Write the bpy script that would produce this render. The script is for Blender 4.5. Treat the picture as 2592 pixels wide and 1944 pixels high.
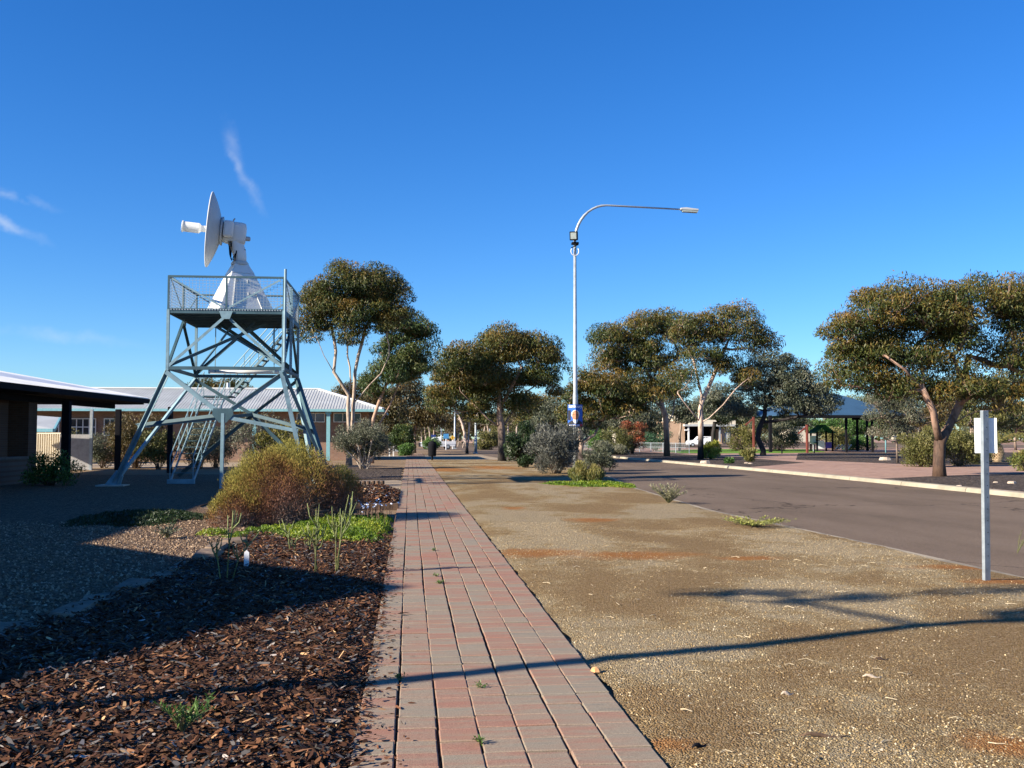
import bpy, bmesh, math, random
import numpy as np
from mathutils import Vector, Matrix
for o in list(bpy.data.objects): bpy.data.objects.remove(o)
sc = bpy.context.scene
C = sc.collection
R = math.radians
# ------------------------------------------------------------------ camera
EYE = 1.65; F = 2600.0
yaw = math.atan(258/F); pit = math.atan(136/F)
cam = bpy.data.objects.new('camera', bpy.data.cameras.new('camera')); C.objects.link(cam)
cam.location = (0, 0, EYE); cam.rotation_euler = (math.pi/2+pit, 0, -yaw)
cam.data.sensor_width = 36; cam.data.lens = 36*F/2592; cam.data.clip_end = 3000; cam.data.clip_start = .1
sc.camera = cam
# ------------------------------------------------------------------ sky, sun, exposure
SUN_AZ = R(20); SUN_EL = R(24)
to_sun = Vector((-math.cos(SUN_EL)*math.cos(SUN_AZ), -math.cos(SUN_EL)*math.sin(SUN_AZ), math.sin(SUN_EL)))
w = bpy.data.worlds.new('World'); sc.world = w; w.use_nodes = True
nt = w.node_tree; nt.nodes.clear()
def wn(t, **k):
    n = nt.nodes.new(t)
    for a, b in k.items(): setattr(n, a, b)
    return n
sky = wn('ShaderNodeTexSky', sky_type='NISHITA'); sky.sun_disc = False
sky.sun_elevation = SUN_EL; sky.sun_rotation = math.atan2(to_sun.x, to_sun.y)
sky.altitude = 200; sky.air_density = 1.0; sky.dust_density = 0.0; sky.ozone_density = 3.0
hs = wn('ShaderNodeHueSaturation'); hs.inputs['Saturation'].default_value = 1.3; hs.inputs['Value'].default_value = 1.0
nt.links.new(sky.outputs[0], hs.inputs['Color'])
# thin cirrus wisps: streaks on the sky's own directions
tc = wn('ShaderNodeTexCoord')
nz = wn('ShaderNodeTexNoise'); nz.inputs['Scale'].default_value = 26; nz.inputs['Detail'].default_value = 4; nz.inputs['Roughness'].default_value = .6
nt.links.new(tc.outputs['Generated'], nz.inputs['Vector'])
def wisp(az, el, rot, sx, sy, amp, seed, last):
    """one wisp of cirrus around a compass direction (degrees), stretched along its own axis"""
    m1 = wn('ShaderNodeVectorRotate', rotation_type='EULER_XYZ', invert=True)
    m1.inputs['Rotation'].default_value = (R(el), 0, R(-az))
    nt.links.new(tc.outputs['Generated'], m1.inputs['Vector'])
    m2 = wn('ShaderNodeVectorRotate', rotation_type='Y_AXIS'); m2.inputs['Angle'].default_value = R(rot)
    nt.links.new(m1.outputs[0], m2.inputs['Vector'])
    cc = wn('ShaderNodeVectorMath', operation='SUBTRACT'); cc.inputs[1].default_value = (.5, .5, .5)
    nt.links.new(nz.outputs['Color'], cc.inputs[0])
    s3 = wn('ShaderNodeVectorMath', operation='MULTIPLY'); s3.inputs[1].default_value = (.05, 0, .022)
    nt.links.new(cc.outputs[0], s3.inputs[0])
    ad = wn('ShaderNodeVectorMath', operation='ADD'); nt.links.new(m2.outputs[0], ad.inputs[0]); nt.links.new(s3.outputs[0], ad.inputs[1])
    mp = wn('ShaderNodeMapping'); mp.inputs['Scale'].default_value = (1/sx, 1, 1/sy); mp.inputs['Location'].default_value = (0, -1, 0)
    nt.links.new(ad.outputs[0], mp.inputs[0])
    ln = wn('ShaderNodeVectorMath', operation='LENGTH'); nt.links.new(mp.outputs[0], ln.inputs[0])
    mr = wn('ShaderNodeMapRange', interpolation_type='SMOOTHSTEP'); mr.inputs[1].default_value = 1; mr.inputs[2].default_value = 0
    mr.inputs[3].default_value = 0; mr.inputs[4].default_value = 1
    nt.links.new(ln.outputs['Value'], mr.inputs[0])
    n2 = wn('ShaderNodeMapRange'); n2.inputs[1].default_value = .35; n2.inputs[2].default_value = .75
    nt.links.new(nz.outputs['Fac'], n2.inputs[0])
    mu = wn('ShaderNodeMath', operation='MULTIPLY'); nt.links.new(mr.outputs[0], mu.inputs[0]); nt.links.new(n2.outputs[0], mu.inputs[1])
    m3 = wn('ShaderNodeMath', operation='MULTIPLY'); nt.links.new(mu.outputs[0], m3.inputs[0]); m3.inputs[1].default_value = amp
    mx = wn('ShaderNodeMix', data_type='RGBA'); nt.links.new(m3.outputs[0], mx.inputs[0])
    nt.links.new(last, mx.inputs[6]); mx.inputs[7].default_value = (7.5, 7.9, 8.2, 1)
    return mx.outputs[2]
gr = wn('ShaderNodeMix', data_type='RGBA', blend_type='MULTIPLY'); gr.inputs[0].default_value = 1; gr.inputs[7].default_value = (.74, 1.06, 1.5, 1)
nt.links.new(hs.outputs[0], gr.inputs[6]); last = gr.outputs[2]
last = wisp(-8.9, 13.5, -58, .040, .0075, .34, 3, last)
last = wisp(-9.7, 15.4, -75, .035, .010, .20, 5, last)
last = wisp(-21.0, 12.2, -14, .060, .0065, .45, 11, last)
last = wisp(-20.8, 10.6, -22, .050, .0075, .48, 17, last)
last = wisp(-17.8, 5.2, -6, .09, .008, .2, 41, last)
w.cycles.sampling_method = 'MANUAL'; w.cycles.sample_map_resolution = 256
bg = wn('ShaderNodeBackground'); bg.inputs['Strength'].default_value = .053
nt.links.new(last, bg.inputs['Color'])
wo = wn('ShaderNodeOutputWorld'); nt.links.new(bg.outputs[0], wo.inputs[0])
sl = bpy.data.lights.new('sun', 'SUN'); sl.energy = 5.0; sl.angle = R(.53); sl.color = (1, .90, .76)
so = bpy.data.objects.new('sun', sl); C.objects.link(so)
so.rotation_euler = (-to_sun).to_track_quat('-Z', 'Y').to_euler()
sc.view_settings.view_transform = 'Standard'; sc.view_settings.look = 'None'
sc.view_settings.exposure = 1.22; sc.view_settings.gamma = 1
sc.cycles.max_bounces = 5; sc.cycles.diffuse_bounces = 2; sc.cycles.glossy_bounces = 2; sc.cycles.transmission_bounces = 2; sc.cycles.transparent_max_bounces = 4
# ------------------------------------------------------------------ survey helpers (photo measurements -> metres)
cy_, sy_, cp_, sp_ = math.cos(yaw), math.sin(yaw), math.cos(pit), math.sin(pit)
FW = (sy_*cp_, cy_*cp_, sp_); RT = (cy_, -sy_, 0); UP = (-sy_*sp_, -cy_*sp_, cp_)
def ray(x, y):
    a = (x-1296)/F; b = -(y-972)/F
    return [FW[i]+a*RT[i]+b*UP[i] for i in range(3)]
def G(x, y, z=0.):
    d = ray(x, y); t = (z-EYE)/d[2]; return Vector((d[0]*t, d[1]*t, z))
def AT(x, y, Y):
    d = ray(x, y); t = Y/d[1]; return Vector((d[0]*t, Y, EYE+d[2]*t))
def mpp(Y): return Y/F            # metres per photo pixel, about, at depth Y
# ------------------------------------------------------------------ materials
def new_mat(name):
    m = bpy.data.materials.new(name); m.use_nodes = True
    t = m.node_tree; b = t.nodes['Principled BSDF']; return m, t, b
def ramp(t, stops, src, interp='LINEAR'):
    r = t.nodes.new('ShaderNodeValToRGB'); r.color_ramp.interpolation = interp
    e = r.color_ramp.elements
    while len(e) < len(stops): e.new(.5)
    for i, (p, c) in enumerate(stops):
        e[i].position = p; e[i].color = (c[0], c[1], c[2], 1)
    t.links.new(src, r.inputs[0]); return r.outputs[0]
def noise(t, scale, vec=None, detail=4, rough=.55, sc3=None):
    n = t.nodes.new('ShaderNodeTexNoise'); n.inputs['Scale'].default_value = scale
    n.inputs['Detail'].default_value = detail; n.inputs['Roughness'].default_value = rough
    if vec is not None:
        if sc3:
            m = t.nodes.new('ShaderNodeMapping'); m.inputs['Scale'].default_value = sc3; t.links.new(vec, m.inputs[0]); vec = m.outputs[0]
        t.links.new(vec, n.inputs['Vector'])
    return n.outputs['Fac']
def pos(t): return t.nodes.new('ShaderNodeNewGeometry').outputs['Position']
def objc(t): return t.nodes.new('ShaderNodeTexCoord').outputs['Object']
def mixc(t, f, a, b, mode='MIX'):
    m = t.nodes.new('ShaderNodeMix'); m.data_type = 'RGBA'; m.blend_type = mode
    if isinstance(f, (int, float)): m.inputs[0].default_value = f
    else: t.links.new(f, m.inputs[0])
    for k, v in ((6, a), (7, b)):
        if isinstance(v, tuple): m.inputs[k].default_value = (*v, 1)
        else: t.links.new(v, m.inputs[k])
    return m.outputs[2]
def mrange(t, src, a, b, c=0., d=1.):
    m = t.nodes.new('ShaderNodeMapRange'); t.links.new(src, m.inputs[0])
    for i, v in enumerate((a, b, c, d)): m.inputs[i+1].default_value = v
    return m.outputs[0]
def mathn(t, op, a, b=None):
    m = t.nodes.new('ShaderNodeMath'); m.operation = op
    for i, v in enumerate((a, b)):
        if v is None: continue
        if isinstance(v, (int, float)): m.inputs[i].default_value = v
        else: t.links.new(v, m.inputs[i])
    return m.outputs[0]
def bump(t, b, h, strength=.4, dist=.01):
    n = t.nodes.new('ShaderNodeBump'); n.inputs['Strength'].default_value = strength; n.inputs['Distance'].default_value = dist
    t.links.new(h, n.inputs['Height']); t.links.new(n.outputs[0], b.inputs['Normal'])
def attr(t, name):
    a = t.nodes.new('ShaderNodeAttribute'); a.attribute_name = name; return a
def plain(name, c, rough=.6, metal=0., var=.12, scale=6., bmp=0., spec=.4):
    """paint or metal with a little unevenness and wear"""
    m, t, b = new_mat(name)
    n = noise(t, scale, objc(t), 5, .6)
    lo = tuple(max(0, x*(1-var*1.6)) for x in c); hi = tuple(min(1, x*(1+var)) for x in c)
    t.links.new(ramp(t, [(.3, lo), (.62, hi)], n), b.inputs['Base Color'])
    b.inputs['Roughness'].default_value = rough; b.inputs['Metallic'].default_value = metal
    b.inputs['Specular IOR Level'].default_value = spec
    if bmp: bump(t, b, noise(t, scale*8, objc(t)), bmp, .01)
    return m
def ground_mat(name, macro, speck, mscale=.6, cell=70., speckmix=.5, bstr=.6, dirt=None, bdist=.012):
    """granular ground: macro colour drift, pebble cells with own colours"""
    m, t, b = new_mat(name); p = pos(t)
    base = ramp(t, macro, noise(t, mscale, p, 6, .62))
    if dirt:
        pa = mrange(t, mathn(t, 'ADD', attr(t, 'pale').outputs['Fac'], mrange(t, noise(t, 3.5, p, 5, .7), .2, .8, -.35, .35)), -.28, .30)
        base = ramp(t, macro, pa)
    v = t.nodes.new('ShaderNodeTexVoronoi'); v.inputs['Scale'].default_value = cell; t.links.new(p, v.inputs['Vector'])
    v.inputs['Randomness'].default_value = 1
    sp = t.nodes.new('ShaderNodeSeparateColor'); t.links.new(v.outputs['Color'], sp.inputs[0])
    cellc = ramp(t, speck, sp.outputs[0])
    c = mixc(t, speckmix, base, cellc)
    fine = noise(t, cell*.35, p, 3, .7)
    c = mixc(t, .55, c, ramp(t, [(.3, (.45, .45, .45)), (.7, (1.35, 1.35, 1.35))], fine), 'MULTIPLY')
    if dirt:
        a = attr(t, 'tint')
        n = noise(t, 2.2, p, 5, .65)
        f = mathn(t, 'MULTIPLY', mrange(t, mathn(t, 'ADD', a.outputs['Fac'], mathn(t, 'MULTIPLY', n, .9)), .75, 1.15), .85)
        c = mixc(t, f, c, ramp(t, [(.3, dirt[0]), (.7, dirt[1])], noise(t, 9, p, 5)))
    t.links.new(c, b.inputs['Base Color']); b.inputs['Roughness'].default_value = .95
    b.inputs['Specular IOR Level'].default_value = .15
    h = mathn(t, 'SUBTRACT', mathn(t, 'MULTIPLY', fine, .8), v.outputs['Distance'])
    bump(t, b, h, bstr, bdist)
    return m
M = {}
def leaf_mat(name, trans=.25, rough=.5, spec=.35):
    m, t, b = new_mat(name); a = attr(t, 'col')
    t.links.new(a.outputs['Color'], b.inputs['Base Color']); b.inputs['Roughness'].default_value = rough
    b.inputs['Specular IOR Level'].default_value = spec
    if trans:
        tr = t.nodes.new('ShaderNodeBsdfTranslucent'); t.links.new(a.outputs['Color'], tr.inputs[0])
        mx = t.nodes.new('ShaderNodeMixShader'); mx.inputs[0].default_value = trans
        t.links.new(b.outputs[0], mx.inputs[1]); t.links.new(tr.outputs[0], mx.inputs[2])
        t.links.new(mx.outputs[0], t.nodes['Material Output'].inputs[0])
    return m
M['leaf'] = leaf_mat('leaf'); M['twig'] = leaf_mat('twig', .12, .8, .1); M['chip'] = leaf_mat('wood_chip', 0, .8, .2)
def bark_mat():
    m, t, b = new_mat('bark'); a = attr(t, 'col'); p = pos(t)
    n = noise(t, 5, p, 6, .65, (1, 1, .35))
    c = mixc(t, .8, a.outputs['Color'], ramp(t, [(.36, (.28, .22, .18)), (.48, (.85, .80, .76)), (.58, (1, 1, 1)), (.72, (1.35, 1.2, 1.05))], n), 'MULTIPLY')
    t.links.new(c, b.inputs['Base Color']); b.inputs['Roughness'].default_value = .8
    bump(t, b, n, .5, .05); return m
M['bark'] = bark_mat()
M['earth'] = ground_mat('earth', [(.3, (.16, .10, .052)), (.5, (.23, .148, .08)), (.7, (.29, .20, .116))],
    [(.0, (.18, .11, .06)), (1, (.42, .33, .22))], .25, 40, .35, .5)
M['verge'] = ground_mat('verge', [(.0, (.26, .155, .06)), (.3, (.305, .195, .083)), (.55, (.355, .25, .12)), (.8, (.41, .315, .175)), (1., (.46, .37, .235))],
    [(.0, (.10, .058, .022)), (.3, (.22, .14, .053)), (.6, (.33, .245, .12)), (.85, (.48, .40, .26)), (1, (.34, .19, .085))], .42, 80, .45, 1.0,
    ((.30, .115, .026), (.40, .17, .048)), .03)
M['gravel'] = ground_mat('gravel', [(.3, (.105, .063, .036)), (.7, (.165, .102, .06))],
    [(.0, (.055, .034, .019)), (.5, (.165, .105, .064)), (1, (.36, .255, .165))], .8, 32, .7, 1.0, None, .05)
M['mulch'] = ground_mat('mulch', [(.3, (.035, .018, .010)), (.7, (.085, .042, .022))],
    [(.0, (.02, .012, .008)), (.6, (.09, .045, .025)), (1, (.22, .12, .06))], 1.2, 34, .6, 1.0, None, .05)
M['dark_mulch'] = ground_mat('dark_mulch', [(.3, (.045, .035, .028)), (.7, (.085, .065, .05))],
    [(.0, (.03, .022, .018)), (.75, (.085, .06, .045)), (1, (.30, .24, .19))], .7, 14, .6, .9, None, .05)
M['pink_paving'] = ground_mat('pink_paving', [(.3, (.33, .20, .145)), (.7, (.41, .265, .195))],
    [(.0, (.31, .185, .13)), (1, (.43, .29, .215))], .35, 7, .3, .2)
M['tan_path'] = ground_mat('tan_path', [(.3, (.32, .24, .155)), (.7, (.40, .315, .215))],
    [(.0, (.27, .195, .13)), (1, (.43, .345, .245))], .8, 50, .4, .4)
M['lawn'] = ground_mat('lawn', [(.3, (.11, .22, .025)), (.7, (.17, .31, .04))],
    [(.0, (.08, .17, .02)), (1, (.22, .34, .06))], .7, 20, .5, .6)
def asphalt():
    m, t, b = new_mat('asphalt'); p = pos(t)
    c = ramp(t, [(.28, (.120, .089, .063)), (.50, (.165, .122, .088)), (.75, (.21, .157, .115))], noise(t, .45, p, 7, .68, (1, .25, 1)))
    sp_n = noise(t, 85, p, 2, .6)
    c = mixc(t, .7, c, ramp(t, [(.32, (.5, .5, .5)), (.5, (1, 1, 1)), (.70, (1.75, 1.7, 1.6))], sp_n), 'MULTIPLY')
    v = t.nodes.new('ShaderNodeTexVoronoi'); v.feature = 'DISTANCE_TO_EDGE'; v.inputs['Scale'].default_value = .11
    mp = t.nodes.new('ShaderNodeVectorMath'); mp.operation = 'ADD'; t.links.new(p, mp.inputs[0])
    nn = t.nodes.new('ShaderNodeTexNoise'); nn.inputs['Scale'].default_value = .8; nn.inputs['Detail'].default_value = 4; t.links.new(p, nn.inputs['Vector'])
    s = t.nodes.new('ShaderNodeVectorMath'); s.operation = 'SCALE'; s.inputs['Scale'].default_value = 2.2; t.links.new(nn.outputs['Color'], s.inputs[0])
    t.links.new(s.outputs[0], mp.inputs[1]); t.links.new(mp.outputs[0], v.inputs['Vector'])
    crack = mrange(t, v.outputs['Distance'], 0, .005, .25, 1)
    c = mixc(t, 1., c, ramp(t, [(0, (.0, .0, .0)), (1, (1, 1, 1))], crack), 'MULTIPLY')
    t.links.new(c, b.inputs['Base Color']); b.inputs['Roughness'].default_value = .9; b.inputs['Specular IOR Level'].default_value = .08
    bump(t, b, sp_n, .7, .012); return m
M['asphalt'] = asphalt()
def paver():
    m, t, b = new_mat('paver'); p = pos(t)
    oi = t.nodes.new('ShaderNodeObjectInfo'); a = attr(t, 'tint')
    rnd = mathn(t, 'FRACT', mathn(t, 'ADD', mathn(t, 'MULTIPLY', oi.outputs['Random'], 7.31), a.outputs['Fac']))
    st = noise(t, 1, p, 4, .6, (2.2, 13, 1)); mac = noise(t, .55, p, 3)
    f = mathn(t, 'ADD', mathn(t, 'MULTIPLY', st, .75), mathn(t, 'ADD', mathn(t, 'MULTIPLY', rnd, .28), mathn(t, 'MULTIPLY', mac, .55)))
    c = ramp(t, [(.50, (.20, .175, .135)), (.64, (.255, .212, .155)), (.76, (.27, .20, .142)), (.88, (.285, .17, .118)), (1.0, (.295, .152, .105))], f)
    sp = noise(t, 130, p, 2, .7)
    c = mixc(t, .6, c, ramp(t, [(.34, (.6, .58, .55)), (.5, (1, 1, 1)), (.66, (1.5, 1.5, 1.45))], sp), 'MULTIPLY')
    di = noise(t, 1.4, p, 5, .65)
    c = mixc(t, mrange(t, di, .60, .80, 0, .6), c, (.33, .19, .10))
    t.links.new(c, b.inputs['Base Color']); b.inputs['Roughness'].default_value = .85; b.inputs['Specular IOR Level'].default_value = .2
    bump(t, b, mathn(t, 'ADD', mathn(t, 'MULTIPLY', sp, .5), st), .35, .006); return m
M['paver'] = paver()
M['kerb'] = plain('kerb_concrete', (.33, .29, .21), .9, var=.14, scale=1.2, bmp=.2)
M['concrete'] = plain('concrete', (.44, .40, .33), .9, var=.2, scale=1.5, bmp=.2)
M['sand'] = plain('joint_sand', (.06, .038, .023), .95, scale=20)
M['blue_steel'] = plain('blue_painted_steel', (.20, .31, .35), .5, var=.18, scale=2.2)
M['shaded_steel'] = plain('shaded_blue_steel', (.05, .10, .118), .5, var=.14, scale=2.2)  # darker teal copy of the blue steel: shade on tower members put into colour
M['wire'] = plain('galvanised_wire', (.34, .39, .40), .5, .2)
M['white'] = plain('white_enamel', (.72, .72, .69), .42, var=.05, scale=1.5)
M['grey_white'] = plain('grey_white_paint', (.47, .485, .48), .5, var=.06, scale=1.5)
M['galv'] = plain('galvanised_steel', (.37, .41, .43), .48, .35, var=.12, scale=5)
M['alu'] = plain('aluminium_sheet', (.80, .82, .80), .35, .0, var=.04)
M['black'] = plain('black_rubber', (.010, .010, .012), .8, spec=.08)
M['dark'] = plain('dark_painted_metal', (.012, .012, .015), .85, spec=.06)
M['roof_white'] = plain('pale_roof_metal', (.76, .76, .74), .45, .0, var=.08, scale=.8)
M['roof_grey'] = plain('pale_grey_roof', (.44, .45, .43), .5, .0, var=.1, scale=.5)
M['roof_blue'] = plain('blue_roof_metal', (.035, .085, .145), .6, .0, var=.08, scale=.4)
M['aqua'] = plain('aqua_trim', (.20, .42, .45), .5, var=.08)
M['cream'] = plain('cream_render', (.62, .55, .42), .85, var=.08, scale=.6)
M['red_post'] = plain('red_post', (.17, .05, .038), .8, spec=.1)
M['green_play'] = plain('green_play_panel', (.02, .13, .09), .5)
M['purple'] = plain('purple_panel', (.10, .06, .35), .5)
M['timber'] = plain('weathered_timber', (.10, .06, .036), .85, var=.3, scale=9, bmp=.4)
M['stone'] = plain('sandstone', (.19, .135, .09), .9, var=.3, scale=3, bmp=.6)
M['stone_pale'] = plain('pale_stone', (.50, .40, .30), .9, var=.25, scale=8, bmp=.5)
M['car_white'] = plain('white_car_paint', (.78, .79, .78), .25, var=.03)
M['car_silver'] = plain('silver_car_paint', (.42, .46, .52), .28, .3, var=.03)
M['tyre'] = plain('tyre', (.02, .02, .02), .9)
M['glass'] = plain('window_glass', (.03, .04, .05), .08, var=.3, scale=1, spec=.8)
M['yellow_sign'] = plain('yellow_sign', (.70, .40, .04), .5)
M['blue_sign'] = plain('blue_sign', (.06, .25, .50), .5)
M['navy_sign'] = plain('navy_sign', (.02, .04, .18), .5)
M['poster_blue'] = plain('poster_blue', (.025, .13, .50), .5, var=.05)
M['print_white'] = plain('print_white', (.80, .80, .80), .5, var=.03)
M['print_dark'] = plain('print_dark', (.02, .02, .035), .5)
M['print_red'] = plain('print_red', (.40, .03, .04), .5)
M['print_skin'] = plain('print_skin', (.50, .22, .11), .5, var=.2, scale=9)
M['print_shadow'] = plain('print_brow', (.18, .06, .035), .5)
M['lens'] = plain('lamp_lens', (.30, .34, .32), .2)
def brickwork(name='brickwork', tone=1.):
    m, t, b = new_mat(name); oc = pos(t)
    mp = t.nodes.new('ShaderNodeMapping'); mp.inputs['Rotation'].default_value = (R(90), 0, 0); t.links.new(oc, mp.inputs[0])
    br = t.nodes.new('ShaderNodeTexBrick'); t.links.new(mp.outputs[0], br.inputs['Vector'])
    for k, v in (('Scale', 1), ('Brick Width', .24), ('Row Height', .086), ('Mortar Size', .01)): br.inputs[k].default_value = v
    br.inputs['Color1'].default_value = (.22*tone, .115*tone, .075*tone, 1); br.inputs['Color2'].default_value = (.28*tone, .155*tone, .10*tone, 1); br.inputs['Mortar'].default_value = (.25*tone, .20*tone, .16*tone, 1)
    c = mixc(t, .6, br.outputs['Color'], ramp(t, [(.3, (.75, .75, .75)), (.7, (1.2, 1.2, 1.2))], noise(t, 1.3, oc, 5)), 'MULTIPLY')
    t.links.new(c, b.inputs['Base Color']); b.inputs['Roughness'].default_value = .9
    return m
M['brickwork'] = brickwork()
M['shaded_brick'] = brickwork('shaded_brickwork', .33)  # same brick toned down: the verandah's shade is put into its colour
# ------------------------------------------------------------------ mesh helpers
def root_of(o):
    while o.parent: o = o.parent
    return o
class MB:
    def __init__(s): s.v = []; s.f = []
    def add(s, vs, fs):
        k = len(s.v); s.v += [tuple(v) for v in vs]; s.f += [tuple(i+k for i in f) for f in fs]; return s
    def box(s, c, d, rz=0., rot=None):
        hx, hy, hz = d[0]/2, d[1]/2, d[2]/2
        m = rot if rot is not None else Matrix.Rotation(rz, 3, 'Z')
        vs = [m @ Vector((x, y, z))+Vector(c) for z in (-hz, hz) for x, y in ((-hx, -hy), (hx, -hy), (hx, hy), (-hx, hy))]
        return s.add(vs, [(3, 2, 1, 0), (4, 5, 6, 7), (0, 1, 5, 4), (1, 2, 6, 5), (2, 3, 7, 6), (3, 0, 4, 7)])
    def beam(s, a, b, w, h=None, up=(0, 0, 1)):
        a = Vector(a); b = Vector(b); h = h or w
        d = (b-a); L = d.length; d.normalize(); u = Vector(up)
        if abs(d.dot(u)) > .98: u = Vector((1, 0, 0))
        x = d.cross(u).normalized(); y = x.cross(d)
        m = Matrix((x, d, y)).transposed()
        return s.box((a+b)/2, (w, L, h), rot=m)
    def tube(s, pts, radii, n=8, cap=True):
        pts = [Vector(p) for p in pts]
        if isinstance(radii, (int, float)): radii = [radii]*len(pts)
        k0 = len(s.v); px = None
        for i, p in enumerate(pts):
            d = (pts[min(i+1, len(pts)-1)]-pts[max(i-1, 0)])
            if d.length < 1e-9: d = Vector((0, 0, 1))
            d.normalize()
            if px is None: px = d.orthogonal().normalized()
            else:
                px = px-d*px.dot(d)
                px = px.normalized() if px.length > 1e-6 else d.orthogonal().normalized()
            py = d.cross(px)
            for j in range(n):
                a = 2*math.pi*j/n; s.v.append(tuple(p+(px*math.cos(a)+py*math.sin(a))*radii[i]))
        for i in range(len(pts)-1):
            for j in range(n):
                s.f.append((k0+i*n+j, k0+i*n+(j+1) % n, k0+(i+1)*n+(j+1) % n, k0+(i+1)*n+j))
        if cap:
            s.f.append(tuple(k0+j for j in reversed(range(n)))); e = k0+(len(pts)-1)*n; s.f.append(tuple(e+j for j in range(n)))
        return s
    def lathe(s, prof, c, axis=(0, 0, 1), n=24):
        """prof: (distance along axis, radius)"""
        ax = Vector(axis).normalized(); c = Vector(c)
        x = ax.orthogonal().normalized(); y = ax.cross(x); k0 = len(s.v)
        for z, r in prof:
            for j in range(n):
                a = 2*math.pi*j/n; s.v.append(tuple(c+ax*z+(x*math.cos(a)+y*math.sin(a))*r))
        for i in range(len(prof)-1):
            for j in range(n): s.f.append((k0+i*n+j, k0+i*n+(j+1) % n, k0+(i+1)*n+(j+1) % n, k0+(i+1)*n+j))
        s.f.append(tuple(k0+j for j in reversed(range(n)))); e = k0+(len(prof)-1)*n; s.f.append(tuple(e+j for j in range(n)))
        return s
    def prism(s, poly, z0, z1):
        n = len(poly)
        vs = [(p[0], p[1], z0) for p in poly]+[(p[0], p[1], z1) for p in poly]
        return s.add(vs, [tuple(reversed(range(n))), tuple(range(n, 2*n))]+[(i, (i+1) % n, n+(i+1) % n, n+i) for i in range(n)])
    def extrude(s, poly, dvec):
        """planar polygon of 3-D points swept by dvec"""
        n = len(poly); d = Vector(dvec)
        vs = [tuple(p) for p in poly]+[tuple(Vector(p)+d) for p in poly]
        return s.add(vs, [tuple(reversed(range(n))), tuple(range(n, 2*n))]+[(i, (i+1) % n, n+(i+1) % n, n+i) for i in range(n)])
    def build(s, name, mat, parent=None, smooth=False, at=None, bevel=0.):
        off = Vector(at) if at is not None else (root_of(parent).location.copy() if parent else Vector((0, 0, 0)))
        me = bpy.data.meshes.new(name)
        me.from_pydata([tuple(Vector(v)-off) for v in s.v], [], s.f)
        bm = bmesh.new(); bm.from_mesh(me); bmesh.ops.recalc_face_normals(bm, faces=bm.faces)
        bm.to_mesh(me); bm.free()
        if smooth: me.polygons.foreach_set('use_smooth', [True]*len(me.polygons))
        if bevel:
            bm = bmesh.new(); bm.from_mesh(me)
            bmesh.ops.bevel(bm, geom=[e for e in bm.edges if len(e.link_faces) == 2 and e.calc_face_angle(0) > .5], offset=bevel, segments=2, affect='EDGES', profile=.6)
            bm.to_mesh(me); bm.free()
        me.materials.append(mat if not isinstance(mat, str) else M[mat])
        o = bpy.data.objects.new(name, me); C.objects.link(o)
        if parent: o.parent = parent
        elif at is not None: o.location = at
        return o
def thing(name, label, cat, loc=(0, 0, 0), group=None):
    o = bpy.data.objects.new(name, None); C.objects.link(o); o.location = Vector(loc); o.empty_display_size = .2
    o['label'] = label; o['category'] = cat
    if group: o['group'] = group
    return o
def tag(o, label, cat, group=None, kind=None):
    o['label'] = label; o['category'] = cat
    if group: o['group'] = group
    if kind: o['kind'] = kind
    return o
def struct(o, kind='structure', label=None, cat=None):
    o['kind'] = kind
    if label: o['label'] = label
    if cat: o['category'] = cat
    return o
def npmesh(name, verts, nper, mat, parent=None, cols=None, at=None, tint=None, smooth=False):
    """many equal n-gons that share no vertices: verts (N*nper,3), cols (N,3) per face"""
    N = len(verts)//nper
    off = np.array(at if at is not None else (root_of(parent).location if parent else (0, 0, 0)), dtype=np.float64)
    me = bpy.data.meshes.new(name)
    me.vertices.add(N*nper); me.vertices.foreach_set('co', (verts-off).astype(np.float32).ravel())
    me.loops.add(N*nper); me.loops.foreach_set('vertex_index', np.arange(N*nper, dtype=np.int32))
    me.polygons.add(N); me.polygons.foreach_set('loop_start', np.arange(0, N*nper, nper, dtype=np.int32))
    me.polygons.foreach_set('loop_total', np.full(N, nper, dtype=np.int32))
    me.update(calc_edges=True)
    if cols is not None:
        a = me.attributes.new('col', 'FLOAT_COLOR', 'POINT')
        c = np.ones((N*nper, 4), dtype=np.float32); c[:, :3] = np.repeat(cols, nper, axis=0); a.data.foreach_set('color', c.ravel())
    me.materials.append(M[mat] if isinstance(mat, str) else mat)
    o = bpy.data.objects.new(name, me); C.objects.link(o)
    if parent: o.parent = parent
    elif at is not None: o.location = at
    return o
def setcol(o, fn):
    me = o.data; n = len(me.vertices); co = np.empty(n*3, dtype=np.float32); me.vertices.foreach_get('co', co); co = co.reshape(-1, 3)
    c = np.ones((n, 4), dtype=np.float32); c[:, :3] = fn(co)
    a = me.attributes.new('col', 'FLOAT_COLOR', 'POINT'); a.data.foreach_set('color', c.ravel())
def unit(n, rng):
    v = rng.normal(size=(n, 3)); return v/np.linalg.norm(v, axis=1, keepdims=True)
def leaf_quads(cent, axis, L, W, rng, hint=None):
    """kite-shaped leaves: cent (N,3), axis (N,3) unit, L,W (N,)"""
    n = len(cent); r = unit(n, rng)
    if hint is not None: r = r*.75+hint
    s = np.cross(axis, r); s /= np.linalg.norm(s, axis=1, keepdims=True)+1e-9
    v = np.empty((n, 4, 3))
    v[:, 0] = cent-axis*(L*.5)[:, None]; v[:, 2] = cent+axis*(L*.5)[:, None]
    v[:, 1] = cent+s*(W*.5)[:, None]-axis*(L*.08)[:, None]; v[:, 3] = cent-s*(W*.5)[:, None]-axis*(L*.08)[:, None]
    return v.reshape(-1, 3)
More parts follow.
